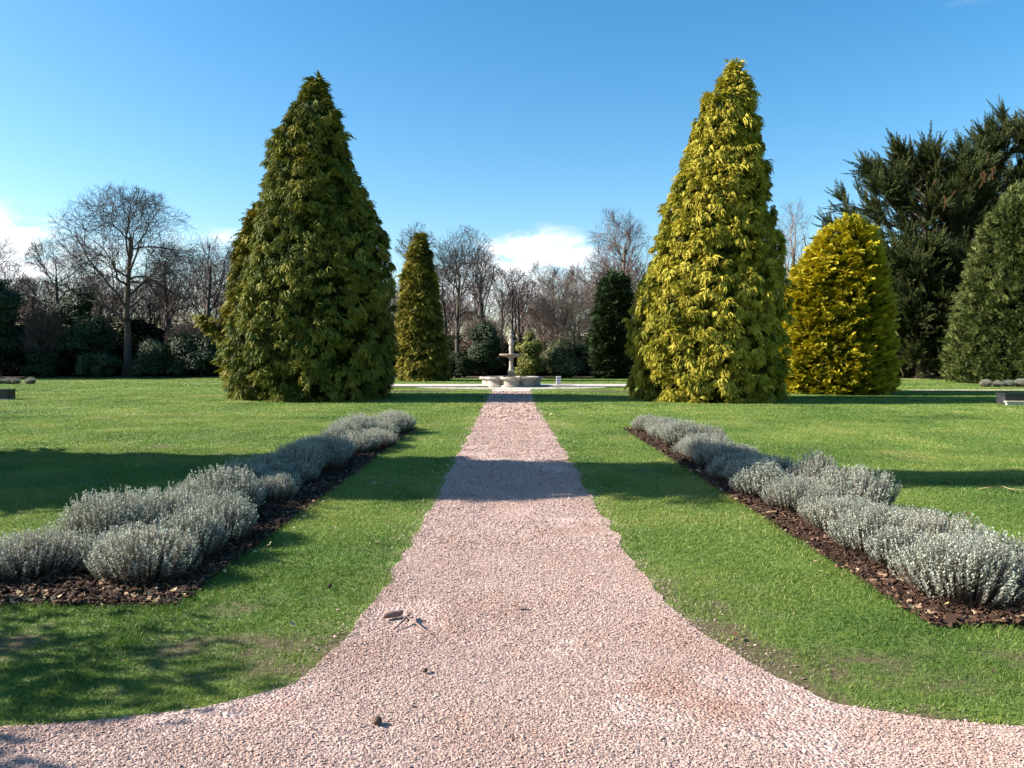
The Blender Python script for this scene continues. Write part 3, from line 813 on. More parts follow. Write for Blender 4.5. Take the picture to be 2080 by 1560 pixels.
# ------------------------------------------------------------------ branching trees
def grow(base, top, r0, env_c, env_r, levels, seed, lean=(0, 0), k0=10, trunk_wander=.02, rtop=.35, low_droop=0.0):
    g = np.random.default_rng(seed)
    base = np.array(base, float); env_c = np.array(env_c, float); env_r = np.array(env_r, float)
    t = np.linspace(0, 1, k0)
    h = top - base[2]
    w = np.cumsum(g.normal(0, trunk_wander * h / 3, (k0, 2)), 0); w -= w[0]
    P = np.stack([base[0] + lean[0] * t + w[:, 0], base[1] + lean[1] * t + w[:, 1], base[2] + h * t], -1)[None]
    R = (r0 * (1 - (1 - rtop) * t ** .8))[None]
    R[0, 0] *= 1.5
    R[0, 1] *= 1.05
    out = [(P, R)]
    for (npar, t0, t1, ang, asd, lf, ef, trop, wander, k, rr, rmin) in levels:
        n0, kk, _ = P.shape
        n = n0 * npar
        par = np.repeat(np.arange(n0), npar)
        tq = t0 + (t1 - t0) * (np.tile((np.arange(npar) + .5) / npar, n0) + g.uniform(-.4, .4, n) / npar)
        f = np.clip(tq, 0, .999) * (kk - 1)
        i = f.astype(int); fr = (f - i)[:, None]
        S = P[par, i] * (1 - fr) + P[par, i + 1] * fr
        T = unit(P[par, i + 1] - P[par, i])
        Rp = R[par, i] * (1 - fr[:, 0]) + R[par, i + 1] * fr[:, 0]
        rd = unit(g.normal(size=(n, 3)))
        az = np.tile(np.arange(npar) * 2.4, n0) + np.repeat(g.uniform(0, 6.28, n0), npar)
        A, B, Cc = frame(T, np.array([.3, .2, 1.0]) if n0 > 1 else np.array([0, 1.0, 0]))
        perp = B * np.cos(az)[:, None] + Cc * np.sin(az)[:, None]
        perp = unit(perp + .35 * rd)
        an = g.normal(RAD(ang), RAD(asd), n)[:, None]
        D = unit(T * np.cos(an) + perp * np.sin(an) + np.array([0, 0, trop]))
        if n0 == 1 and low_droop:
            D = unit(D - np.stack([0 * tq, 0 * tq, low_droop * (1 - tq) ** 1.3], -1))
        Lp = np.linalg.norm(np.diff(P, axis=1), axis=2).sum(1)[par]
        # distance to the crown outline
        q = (S - env_c) / env_r; dd = D / env_r
        a_ = (dd ** 2).sum(1); b_ = (q * dd).sum(1); c_ = (q ** 2).sum(1) - 1
        disc = b_ ** 2 - a_ * c_
        de = np.where(disc > 0, (-b_ + np.sqrt(np.maximum(disc, 0))) / a_, 0)
        de = np.maximum(de, .08 * env_r.mean())
        L = np.minimum(lf * Lp * g.uniform(.7, 1.25, n), ef * de * g.uniform(.8, 1.1, n))
        pts = [S]; d = D
        for s in range(k - 1):
            pts.append(pts[-1] + d * (L / (k - 1))[:, None])
            d = unit(d + wander * g.normal(size=(n, 3)) + np.array([0, 0, trop * .35]))
        P = np.stack(pts, 1)
        tt = np.linspace(0, 1, k)
        rb = np.minimum(Rp * rr, .022 * L + rmin * .8)
        R = np.maximum(rb[:, None] * (1 - .75 * tt), rmin)
        out.append((P, R))
    return out

def tree_meshes(lv, barkm, twigm, sides=(10, 6, 4, 3, 3, 3), ntrunk=1):
    G1, G2 = Geo(), Geo()
    for q, (P, R) in enumerate(lv):
        V, F = tubes(P, R, sides[q])
        (G1 if q < ntrunk else G2).add(V, F)
    V, F, T = G1.out(); a = make_mesh('trunk', V, F, M[barkm], None, True)
    V, F, T = G2.out(); b = make_mesh('crown', V, F, M[twigm], None, False)
    return a, b

STD = [(13, .30, 1.0, 52, 14, 9, .95, .13, .24, 9, .50, .02), (8, .2, 1.0, 42, 14, .62, .95, .12, .18, 6, .55, .013), (7, .15, 1.0, 40, 15, .60, 1.0, .08, .2, 5, .6, .010), (5, .1, 1.0, 38, 16, .6, 1.05, .06, .2, 4, .7, .0085)]
STD_LIGHT = [(11, .30, 1.0, 48, 14, 9, .95, .16, .16, 7, .50, .02), (7, .2, 1.0, 42, 14, .62, .95, .12, .18, 5, .55, .014), (7, .15, 1.0, 40, 15, .60, 1.0, .08, .2, 4, .6, .011), (3, .15, 1.0, 38, 16, .6, 1.05, .06, .2, 3, .7, .010)]

def bare_tree(px, base_py, top_py, Y, xl, xr, crown_low_py, label, seed, barkm='bark', twigm='twig', r0=None, levels=STD, trunk_top=.6, lean_px=0, name='bare_tree', group='bare winter trees beyond the lawn', depth=1.0):
    bx = at(px, 780, Y)[0]
    zt = at(px, top_py, Y)[1]; zl = max(at(px, crown_low_py, Y)[1], .5)
    x0, x1 = at(xl, 700, Y)[0] - bx, at(xr, 700, Y)[0] - bx
    r = (x1 - x0) / 2
    c = ((x0 + x1) / 2, 0, (zt + zl) / 2)
    e = empty(name, (bx, Y, 0), label, 'tree', group)
    ln = (at(px + lean_px, 700, Y)[0] - bx)
    lv = grow((0, 0, -.1), zl + (zt - zl) * trunk_top, r0 or .020 * zt + .04, c, (r, r * depth, (zt - zl) / 2), levels, seed, lean=(ln, 0))
    a, b = tree_meshes(lv, barkm, twigm)
    link('trunk', a, e); link('crown', b, e)
    return e

# the big beech on the left with its own limb pattern
BEECH = [(15, .36, 1.0, 58, 14, 9, .97, .09, .24, 11, .55, .025), (9, .18, 1.0, 44, 14, .60, .95, .10, .17, 7, .55, .014), (8, .15, 1.0, 40, 15, .60, 1.0, .02, .2, 5, .6, .0105), (6, .1, 1.0, 38, 16, .6, 1.05, .0, .2, 4, .7, .008)]
bare_tree(258, 765, 378, 67, 118, 402, 610, 'tallest bare beech on the left, thick pale trunk and wide spreading crown', 41, levels=BEECH, r0=.36, trunk_top=.56, lean_px=14)
bare_tree(122, 765, 470, 76, 58, 205, 640, 'spreading bare tree left of the tall beech, forked above dark holly', 43, trunk_top=.45)
bare_tree(340, 765, 488, 73, 285, 400, 650, 'slender bare tree with two upright stems close right of the beech', 45, trunk_top=.75)
bare_tree(432, 765, 474, 78, 368, 500, 640, 'bare tree with rounded crown right beside the golden cypresses', 47, trunk_top=.6)
bare_tree(32, 765, 552, 92, -20, 85, 660, 'low round-topped bare tree far off at the left edge', 49, levels=STD_LIGHT)
bare_tree(-70, 765, 430, 72, -200, 30, 640, 'bare tree just beyond the left edge of the view', 50, levels=STD_LIGHT)
bare_tree(928, 762, 456, 67, 862, 1022, 640, 'bare tree with dark fanning branches right of the small golden cypress', 51, trunk_top=.45, lean_px=6, r0=.26)
bare_tree(846, 762, 448, 84, 800, 895, 620, 'bare tree showing only its top above the small golden cypress', 53, levels=STD_LIGHT, trunk_top=.7)
TALL = [(11, .30, 1.0, 34, 10, 9, .95, .2, .18, 7, .55, .018), (6, .2, 1.0, 36, 14, .6, .95, .14, .18, 5, .55, .013), (6, .15, 1.0, 38, 15, .60, 1.0, .08, .2, 4, .6, .010), (3, .1, 1.0, 38, 16, .6, 1.05, .06, .2, 3, .7, .008)]
TALL_OLD = [(18, .38, 1.0, 48, 12, .34, .92, .22, .16, 7, .45, .018), (6, .2, 1.0, 38, 14, .6, .95, .12, .18, 5, .55, .012), (5, .15, 1.0, 38, 15, .60, 1.0, .08, .2, 4, .6, .010), (3, .1, 1.0, 38, 16, .6, 1.05, .06, .2, 3, .7, .008)]
bare_tree(1018, 762, 545, 76, 985, 1045, 640, 'thin straight bare tree left of the fountain statue', 55, levels=TALL, trunk_top=.5, r0=.19)
bare_tree(1040, 762, 535, 74, 1010, 1075, 640, 'thin straight bare tree rising directly above the fountain statue', 57, levels=TALL, trunk_top=.5, r0=.21)
bare_tree(1058, 762, 560, 80, 1030, 1100, 650, 'thin bare tree right of the fountain statue', 58, levels=TALL, trunk_top=.5, r0=.19)
bare_tree(1118, 762, 520, 84, 1062, 1175, 660, 'reddish bare tree with rounded twiggy crown right of the fountain', 59, twigm='twig_red', trunk_top=.6)
bare_tree(1166, 762, 552, 68, 1082, 1238, 715, 'low pale-twigged bare tree above the variegated shrubs', 61, twigm='twig_pale', trunk_top=.4, barkm='bark_light', r0=.17)
bare_tree(1262, 762, 418, 80, 1180, 1328, 600, 'tall bare tree rising behind the dark yew', 63, twigm='twig_red', trunk_top=.55, barkm='bark_light')
bare_tree(1608, 765, 388, 84, 1562, 1664, 640, 'slim pale bare birch between the two golden cypresses on the right', 65, levels=TALL, twigm='twig_pale', trunk_top=.5)
bare_tree(1660, 765, 520, 90, 1600, 1730, 660, 'faint bare tree behind the bright yellow cypress', 67, levels=STD_LIGHT, twigm='twig_red')
bare_tree(205, 765, 545, 86, 150, 262, 660, 'bare tree behind the holly, left behind the beech', 151, levels=STD_LIGHT, twigm='twig_red')
bare_tree(305, 765, 560, 88, 262, 360, 660, 'bare tree standing behind the beech on its right', 153, levels=STD_LIGHT)
bare_tree(70, 765, 560, 84, 20, 130, 670, 'bare tree behind the brown twiggy shrub at far left', 155, levels=STD_LIGHT, twigm='twig_red')
bare_tree(905, 762, 540, 82, 850, 960, 650, 'bare tree between the small golden cypress and the fanning bare tree', 157, levels=STD_LIGHT)
bare_tree(975, 762, 500, 80, 930, 1020, 650, 'upright bare tree left of the low white cloud', 159, levels=TALL)
bare_tree(1205, 762, 510, 78, 1150, 1262, 650, 'bare tree left behind the dark yew', 161, levels=STD, twigm='twig_red')
SHR = [(9, .05, 1.0, 35, 12, 9, .95, .2, .16, 6, .6, .02), (7, .2, 1.0, 38, 14, .7, .95, .12, .2, 5, .6, .014), (7, .15, 1.0, 38, 15, .65, 1.0, .08, .22, 4, .6, .011), (4, .1, 1.0, 38, 16, .6, 1.05, .06, .2, 3, .7, .010)]
bare_tree(92, 768, 615, 65.5, 52, 135, 760, 'brown bare twiggy shrub at the foot of the left woodland', 71, levels=SHR, name='bare_shrub', r0=.12, trunk_top=.3, group='bare shrubs beyond the lawn')
bare_tree(385, 766, 655, 70, 330, 450, 755, 'brown bare twiggy shrub above the dark laurels', 73, levels=SHR, name='bare_shrub', r0=.12, trunk_top=.3, twigm='twig_red', group='bare shrubs beyond the lawn')
bare_tree(1120, 766, 600, 70, 1050, 1185, 750, 'rusty brown bare shrub just right behind the fountain', 75, levels=SHR, name='bare_shrub', r0=.12, trunk_top=.35, twigm='twig_red', group='bare shrubs beyond the lawn')
bare_tree(985, 766, 640, 71, 930, 1030, 752, 'brown bare shrub left behind the fountain', 77, levels=SHR, name='bare_shrub', r0=.12, trunk_top=.35, twigm='twig_red', group='bare shrubs beyond the lawn')

# ------------------------------------------------------------------ leafy shrubs
def leafy(name, label, cat, px0, px1, top_py, Y, mat, seed, nleaf=9000, lsize=.16, depth=1.0, group='evergreen shrubs beyond the lawn', low=0.0, tone=.5, blobs=26, stemm='bark', hull=True):
    global rng
    keep, rng = rng, np.random.default_rng(seed)
    x0, x1 = at(px0, 740, Y)[0], at(px1, 740, Y)[0]
    h = at(0, top_py, Y)[1]
    cx, r = (x0 + x1) / 2, (x1 - x0) / 2
    e = empty(name, (cx, Y, 0), label, cat, group)
    a = rng.uniform(0, 2 * np.pi, blobs); q = np.sqrt(rng.random(blobs)) * .72
    bz = low + (h - low) * rng.uniform(.10, .76, blobs)
    wz = np.sqrt(np.clip(1 - ((bz - low) / (h - low) * 1.02 - .35) ** 2 / .55, .15, 1))
    bc = np.stack([np.cos(a) * q * r * wz, np.sin(a) * q * r * depth * wz, bz], -1)
    br = rng.uniform(.34, .52, blobs) * min(r * 1.1, h * .62)
    bc[0] = [0, 0, h - br[0]]; 
    G = Geo()
    # inner twig-and-leaf mass
    for c, rr in zip(bc, br):
        pv, pf = lathe([(1e-3, -1), (.6, -.8), (.95, -.25), (.95, .3), (.6, .8), (1e-3, 1)], 12)
        pv = pv * rr * .56 * (.75 + .5 * vnoise(pv * 1.7 + c, seed)[:, None]) + c
        pv[:, 2] = np.maximum(pv[:, 2], .02)
        if hull: G.add(pv, pf, .02)
    n = int(nleaf * 1.9) if hull else nleaf
    b = rng.choice(blobs, n, p=br ** 2 / (br ** 2).sum())
    d = rand_dirs(n); d[:, 2] = np.where(d[:, 2] < -.3, -d[:, 2], d[:, 2])
    cl = vnoise(d * 3.2 + b[:, None] * 7.3, seed + 2)
    rr = br[b] * (.66 + .52 * cl) * rng.uniform(.68, 1.06, n) * np.where(rng.random(n) < .10, rng.uniform(1, 1.3, n), 1)
    P = bc[b] + d * rr[:, None]
    P[:, 2] = np.maximum(P[:, 2], .05)
    N = unit(d + .75 * rand_dirs(n) + np.array([0, 0, .35]))
    X, Yv, Z_ = frame(N, np.array([.2, .1, 1.0]))
    ro = rng.uniform(0, 6.28, n)[:, None]
    U, W = Yv * np.cos(ro) + Z_ * np.sin(ro), -Yv * np.sin(ro) + Z_ * np.cos(ro)
    lv = np.array([[-.5, 0, 0], [0, -.27, .06], [.5, 0, -.05], [0, .27, .06]])
    V, F, T = stamp(lv, np.array([[0, 1, 2, 3]]), np.zeros(4), P, U, W, X, lsize * rng.uniform(.6, 1.4, n), np.clip(tone + .7 * (cl - .5) + rng.normal(0, .16, n), 0, 1))
    G.add(V, F, T)
    ns = 5
    sp = np.stack([np.stack([rng.normal(0, .15, ns), rng.normal(0, .15, ns), np.zeros(ns)], -1), bc[:ns] * .5, bc[:ns]], 1)
    V, F = tubes(sp, np.broadcast_to(np.array([.07, .05, .03]), (ns, 3)), 6)
    obj('stem', V, F, M[stemm], e, tone=np.full(len(V), .5))
    G.obj('foliage', M[mat], e)
    rng = keep
    return e

leafy('holly_tree', 'tall dark holly with sunlit top at the far left edge', 'tree', -70, 60, 560, 66, 'holly', 81, 13000, .17, tone=.55)
leafy('holly_tree', 'dark glossy holly between the twiggy brown shrub and the beech', 'tree', 105, 232, 580, 68, 'holly', 82, 14000, .17, tone=.5)
leafy('laurel_shrub', 'low green shrub against the left foot of the beech', 'shrub', 150, 255, 718, 65, 'holly', 83, 6000, .14, tone=.65)
leafy('laurel_shrub', 'dark green shrub right of the beech trunk', 'shrub', 268, 352, 690, 66, 'holly', 84, 7000, .15, tone=.55)
leafy('laurel_shrub', 'wide dark laurel left beside the golden cypresses', 'shrub', 335, 475, 672, 67, 'holly', 85, 11000, .16, tone=.5)
leafy('laurel_shrub', 'low dark laurel under the twiggy brown shrub at far left', 'shrub', 30, 140, 715, 65, 'yew', 86, 7000, .15, tone=.5)
leafy('holly_tree', 'rounded dark green evergreen left behind the fountain', 'tree', 940, 1028, 650, 66, 'holly', 88, 10000, .15, tone=.62)
leafy('holly_shrub', 'golden-leaved holly right behind the fountain', 'shrub', 1044, 1106, 674, 63, 'goldholly', 89, 8000, .15, tone=.58)
leafy('variegated_shrub', 'cream variegated shrub between the golden holly and the yew', 'shrub', 1092, 1196, 686, 65, 'varieg', 90, 9000, .15, tone=.48)
leafy('laurel_shrub', 'low dark shrub under the small golden cypress', 'shrub', 900, 960, 715, 64, 'yew', 91, 4500, .15)
leafy('laurel_shrub', 'dark shrub behind the bright yellow cypress', 'shrub', 1480, 1700, 670, 70, 'holly', 93, 9000, .17)
leafy('holly_tree', 'dark evergreen beyond the left edge of the lawn', 'tree', -260, -50, 440, 64, 'holly', 95, 9000, .24)
leafy('holly_tree', 'tall dark evergreen further beyond the left edge of the lawn', 'tree', -460, -240, 330, 62, 'holly', 96, 9000, .26)
leafy('holly_tree', 'dark evergreen behind the left corner of the lawn', 'tree', -190, -20, 455, 71, 'holly', 99, 9000, .24)
# beyond the left edge of the view, its shade reaches the foreground grass

def laurel_at(x, y, r, h, seed, label):
    # same builder, given in metres
    f = FPX / y
    px = 1040 + x * f
    return leafy('laurel_shrub', label, 'shrub', px - r * f, px + r * f, 728 - (h - CAM_H) * f + 0, y, 'holly', seed, 2600, .13, hull=False)
laurel_at(-6.2, 2.98, .55, 2.55, 78, 'upright laurel shrub at the left end of the cross path, nearest the viewer')
laurel_at(-6.7, 3.85, 1.4, 2.95, 98, 'rounded laurel shrub beside the left end of the cross path')

# ------------------------------------------------------------------ Monterey cypresses on the right
def plume_template(seed):
    g = np.random.default_rng(seed)
    V, F, T = [], [], []
    N = 56
    for k in range(N):
        x = .02 + .95 * (k / N) ** .9
        az = k * 2.4 + g.uniform(-.5, .5); l = (.20 * (1 - x) + .06) * g.uniform(.7, 1.3)
        an = RAD(g.uniform(20, 42))
        p0 = np.array([x, 0, .06 * x * x])
        d = np.array([math.cos(an), math.sin(an) * math.cos(az), math.sin(an) * math.sin(az)])
        n = np.cross(d, np.array([g.uniform(-1, 1), g.uniform(-1, 1), g.uniform(-1, 1)])); n /= np.linalg.norm(n)
        w = .029
        i0 = len(V)
        V += [p0, p0 + d * l * .45 + n * w * .6, p0 + d * l, p0 + d * l * .45 - n * w * .6]
        F.append([i0, i0 + 1, i0 + 2, i0 + 3])
        T += [(x - .5) * .3] * 4
    return np.array(V), np.array(F), np.zeros((0, 3), int), np.array(T)

def macrocarpa(label, px, top_py, Y, xl, xr, low_py, seed, r0=.55, dens=1.0, lean=0, nl=34, asym=1.0):
    bx = at(px, 780, Y)[0]
    zt = at(px, top_py, Y)[1]; zl = at(px, low_py, Y)[1]
    x0, x1 = at(xl, 700, Y)[0] - bx, at(xr, 700, Y)[0] - bx
    e = empty('monterey_cypress', (bx, Y, 0), label, 'tree', 'dark cypresses beyond the right side of the lawn')
    c = ((x0 + x1) / 2, 0, zl + (zt - zl) * .36)
    levels = [(nl, .07, 1.0, 70, 9, 9, .98, .10, .06, 8, .42, .03), (int(10 * dens), .22, 1.0, 34, 12, .40, .9, .08, .1, 5, .5, .015)]
    lv = grow((0, 0, -.1), zt * .90, r0, c, ((x1 - x0) / 2, (x1 - x0) * .42, (zt - zl) * .66), levels, seed, lean=(lean, 0), low_droop=.55)
    G1 = Geo()
    for q, ns in ((0, 12), (1, 6), (2, 4)):
        V, F = tubes(*lv[q], ns)
        if q == 0:
            obj('trunk', V, F, M['bark'], e, tone=np.full(len(V), .5), smooth=True)
        else:
            G1.add(V, F)
    G1.obj('limb', M['bark'], e)
    g = np.random.default_rng(seed + 1)
    G = Geo()
    for q, npl, tmin, ln in ((1, int(14 * dens), .16, 1.7), (2, int(12 * dens), .10, 1.35)):
        P, R = lv[q]
        n0, k, _ = P.shape
        n = n0 * npl
        par = np.repeat(np.arange(n0), npl)
        t = tmin + (1 - tmin) * g.random(n) ** .8
        f = np.clip(t, 0, .999) * (k - 1); i = f.astype(int); fr = (f - i)[:, None]
        S = P[par, i] * (1 - fr) + P[par, i + 1] * fr
        T = unit(P[par, i + 1] - P[par, i])
        D = unit(T * .95 + .34 * g.normal(size=(n, 3)) + np.array([0, 0, .16]))
        X, Yv, Z_ = frame(D)
        sc = ln * g.uniform(.6, 1.3, n)
        tn = .5 + .22 * g.normal(size=n)
        for s in range(4):
            sel = np.arange(n) % 4 == s
            tv, f4, f3, tt = plume_template(seed * 3 + s)
            V, F, Tn = stamp(tv, f4, tt, S[sel], X[sel], Yv[sel], Z_[sel], sc[sel], tn[sel])
            F3 = (np.arange(sel.sum())[:, None, None] * len(tv) + f3[None]).reshape(-1, 3)
            G.add(V, [F, F3], np.clip(Tn, 0, 1))
        # the long tips of the limbs stand out as spikes
        if True:
            tv, f4, f3, tt = plume_template(seed * 3 + 9)
            S = P[:, -2]; D = unit(P[:, -1] - P[:, -2]); X, Yv, Z_ = frame(D)
            D = unit(D + np.array([0, 0, .12])); X, Yv, Z_ = frame(D); lq = 3.2 if q == 1 else 2.1
            sc3 = np.stack([lq * np.ones(n0), lq * .55 * np.ones(n0), lq * .55 * np.ones(n0)], -1)
            V, F, Tn = stamp(tv, f4, tt, S, X, Yv, Z_, sc3, np.full(n0, .5))
            F3 = (np.arange(n0)[:, None, None] * len(tv) + f3[None]).reshape(-1, 3)
            G.add(V, [F, F3], np.clip(Tn, 0, 1))
    G.obj('crown', M['macro'], e)
    return e, lv

mc, mlv = macrocarpa('huge dark spiky cypress spreading behind the bright yellow cypress', 1880, 318, 67, 1655, 2050, 720, 201, dens=1.0, nl=70)
macrocarpa('very tall dark cypress behind the grey-green columnar conifer', 2015, 258, 70, 1850, 2190, 700, 203, dens=1.0, nl=50)
macrocarpa('tallest dark cypress, leaning past the right edge of the view', 2130, 190, 72, 1950, 2360, 690, 207, dens=.9, nl=44)
macrocarpa('lower dark cypress filling the gap between the yellow cypress and the columnar conifer', 1868, 500, 62.5, 1775, 1955, 755, 205, dens=.9, nl=46, r0=.3)
# dead rust-coloured sprays hanging in the huge cypress
def rust():
    g = np.random.default_rng(77)
    G = Geo()
    for (px, py, n) in ((1920, 393, 4), (2003, 365, 4), (2018, 345, 3)):
        X0, Z0 = at(px, py, 60.5)
        P = np.stack([g.normal(X0, .3, n), g.normal(60.5, .3, n), g.normal(Z0 + .4, .5, n)], -1) - np.array(mc.location)
        D = unit(np.stack([g.normal(0, .3, n), g.normal(0, .3, n), -np.ones(n)], -1))
        X, Yv, Z_ = frame(D, np.array([0, 1.0, 0]))
        tv, f4, f3, tt = plume_template(5)
        V, F, T = stamp(tv, f4, tt, P, X, Yv, Z_, g.uniform(.6, 1.1, n), np.full(n, .5))
        G.add(V, F, np.clip(T, 0, 1))
    o = G.obj('dead_foliage', M['rust'], mc)
    o['label'] = 'dead rust-brown sprays'
rust()

# ------------------------------------------------------------------ far wood and undergrowth (one mass each)
def far_wood():
    g = np.random.default_rng(5)
    protos = []
    for s in range(4):
        lv = grow((0, 0, 0), 6.5, .16, (0, 0, 6.2), (3.4, 3.4, 4.6), [(12, .2, 1, 42, 14, 9, .95, .18, .15, 5, .5, .025), (8, .15, 1, 40, 15, .7, 1, .1, .2, 4, .6, .017), (6, .1, 1, 40, 16, .65, 1, .06, .2, 3, .6, .014)], 300 + s)
        G = Geo()
        for q, (P, R) in enumerate(lv):
            V, F = tubes(P, R, (5, 3, 3, 3)[q]); G.add(V, F)
        protos.append(G.out())
    G = Geo()
    for k in range(95):
        x = -62 + 124 * (k + g.random()) / 95
        y = g.uniform(82, 104)
        s = g.uniform(.75, 1.25) * (1.0 if abs(x) > 8 else .85)
        V, F, T = protos[k % 4]
        a = g.uniform(0, 6.28); c, sn = math.cos(a), math.sin(a)
        W = np.stack([V[:, 0] * c - V[:, 1] * sn, V[:, 0] * sn + V[:, 1] * c, V[:, 2]], -1) * s + np.array([x * y / 80, y, 0])
        G.add(W, F, None)
    o = G.obj('far_wood', M['twig_red']); o['kind'] = 'stuff'
    # undergrowth: a long bank of evergreen leaves closing the wood
    G = Geo()
    n = 340
    cx = np.tile(np.linspace(-78, 82, n // 2), 2) + g.normal(0, .8, n)
    cy = np.where(np.arange(n) < n // 2, 73.5, 78.5) + g.normal(0, 1.0, n)
    prof_ = np.interp(cx, [-78, -40, -20, -12, -5, 4, 12, 30, 82], [7, 6.2, 5.6, 4.6, 4.0, 3.8, 4.4, 5.0, 6.0])
    r = prof_ * np.where(np.arange(n) < n // 2, g.uniform(.36, .62, n), g.uniform(.7, 1.0, n))
    for x, y, rr in zip(cx, cy, r):
        pv, pf = lathe([(1e-3, -.3), (.95, -.2), (1.0, .1), (.98, .3), (.88, .5), (.72, .7), (.45, .9), (.2, .97), (1e-3, 1)], 22)
        pv = pv * rr * np.array([.60, .60, .80]) * (.6 + .7 * fbm(pv * 2.6 + x, 4, 3)[:, None]) + np.array([x, y, .3])
        pv[:, 2] = np.maximum(pv[:, 2], -.05)
        G.add(pv, pf, .0)  # near-black cores, shade painted in so the bank reads as dark mass
    m = 560000
    b = g.integers(0, n, m)
    d = unit(g.normal(size=(m, 3))); d[:, 2] = np.abs(d[:, 2]); d[:, 1] = -np.abs(d[:, 1])
    P = np.stack([cx[b], cy[b], np.full(m, .3)], -1) + d * (r[b] * g.uniform(.5, 1.12, m) * (.8 + .4 * vnoise(d * 3 + cx[b][:, None], 8)))[:, None] * np.array([.68, .68, .92])
    N = unit(d + .8 * unit(g.normal(size=(m, 3))))
    X, Yv, Z_ = frame(N)
    lv = np.array([[-.5, 0, 0], [0, -.3, .05], [.5, 0, 0], [0, .3, .05]])
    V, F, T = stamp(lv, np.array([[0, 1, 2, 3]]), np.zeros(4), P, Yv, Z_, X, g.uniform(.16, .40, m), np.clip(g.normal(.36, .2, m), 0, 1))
    G.add(V, F, T)
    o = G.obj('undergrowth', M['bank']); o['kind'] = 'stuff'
far_wood()

sheet('woodland_floor', [(x, 66.5 + 1.2 * math.sin(x * .35) + .02 * x) for x in np.linspace(-110, 110, 90)] + [(x, 240) for x in np.linspace(110, -110, 20)], .006, M['soil'])

# ------------------------------------------------------------------ fountain court
FX, FY = at(1038.5, 760, 45)[0], 45.0
sheet('paving', [(FX + 5.6 * math.cos(a) * (1 + .0 * a), FY + 4.6 * math.sin(a)) for a in np.linspace(0, 2 * np.pi, 64, endpoint=False)], .012, M['paving'])
sheet('cross_path', [(x, FY - 1.2) for x in np.linspace(-9, 8.5, 12)] + [(x, FY + 2.4) for x in np.linspace(8.5, -9, 12)], .066, M['paving'])
for xa_, xb_ in ((-9, -1.95), (2.0, 8.5)):
    kb = obj('kerb', *box(xa_, xb_, FY - 1.36, FY - 1.202, .0, .064, .006), M['stone_dark']); kb['kind'] = 'structure'
sheet('path_apron', [(-.98, 38.3), (.92, 38.3), (1.0, 41.2), (-1.05, 41.2)], .010, M['paving'])
sheet('sandy_path', [(x, 61 + .6 * math.sin(x * .2)) for x in np.linspace(26, 60, 12)] + [(x, 65 + .6 * math.sin(x * .2)) for x in np.linspace(60, 26, 12)], .008, M['gritpath'])
sheet('sandy_path', [(x, 38.8 + (x - 20) * .06) for x in np.linspace(20, 60, 12)] + [(x, 40.4 + (x - 20) * .06) for x in np.linspace(60, 20, 12)], .008, M['gritpath'])

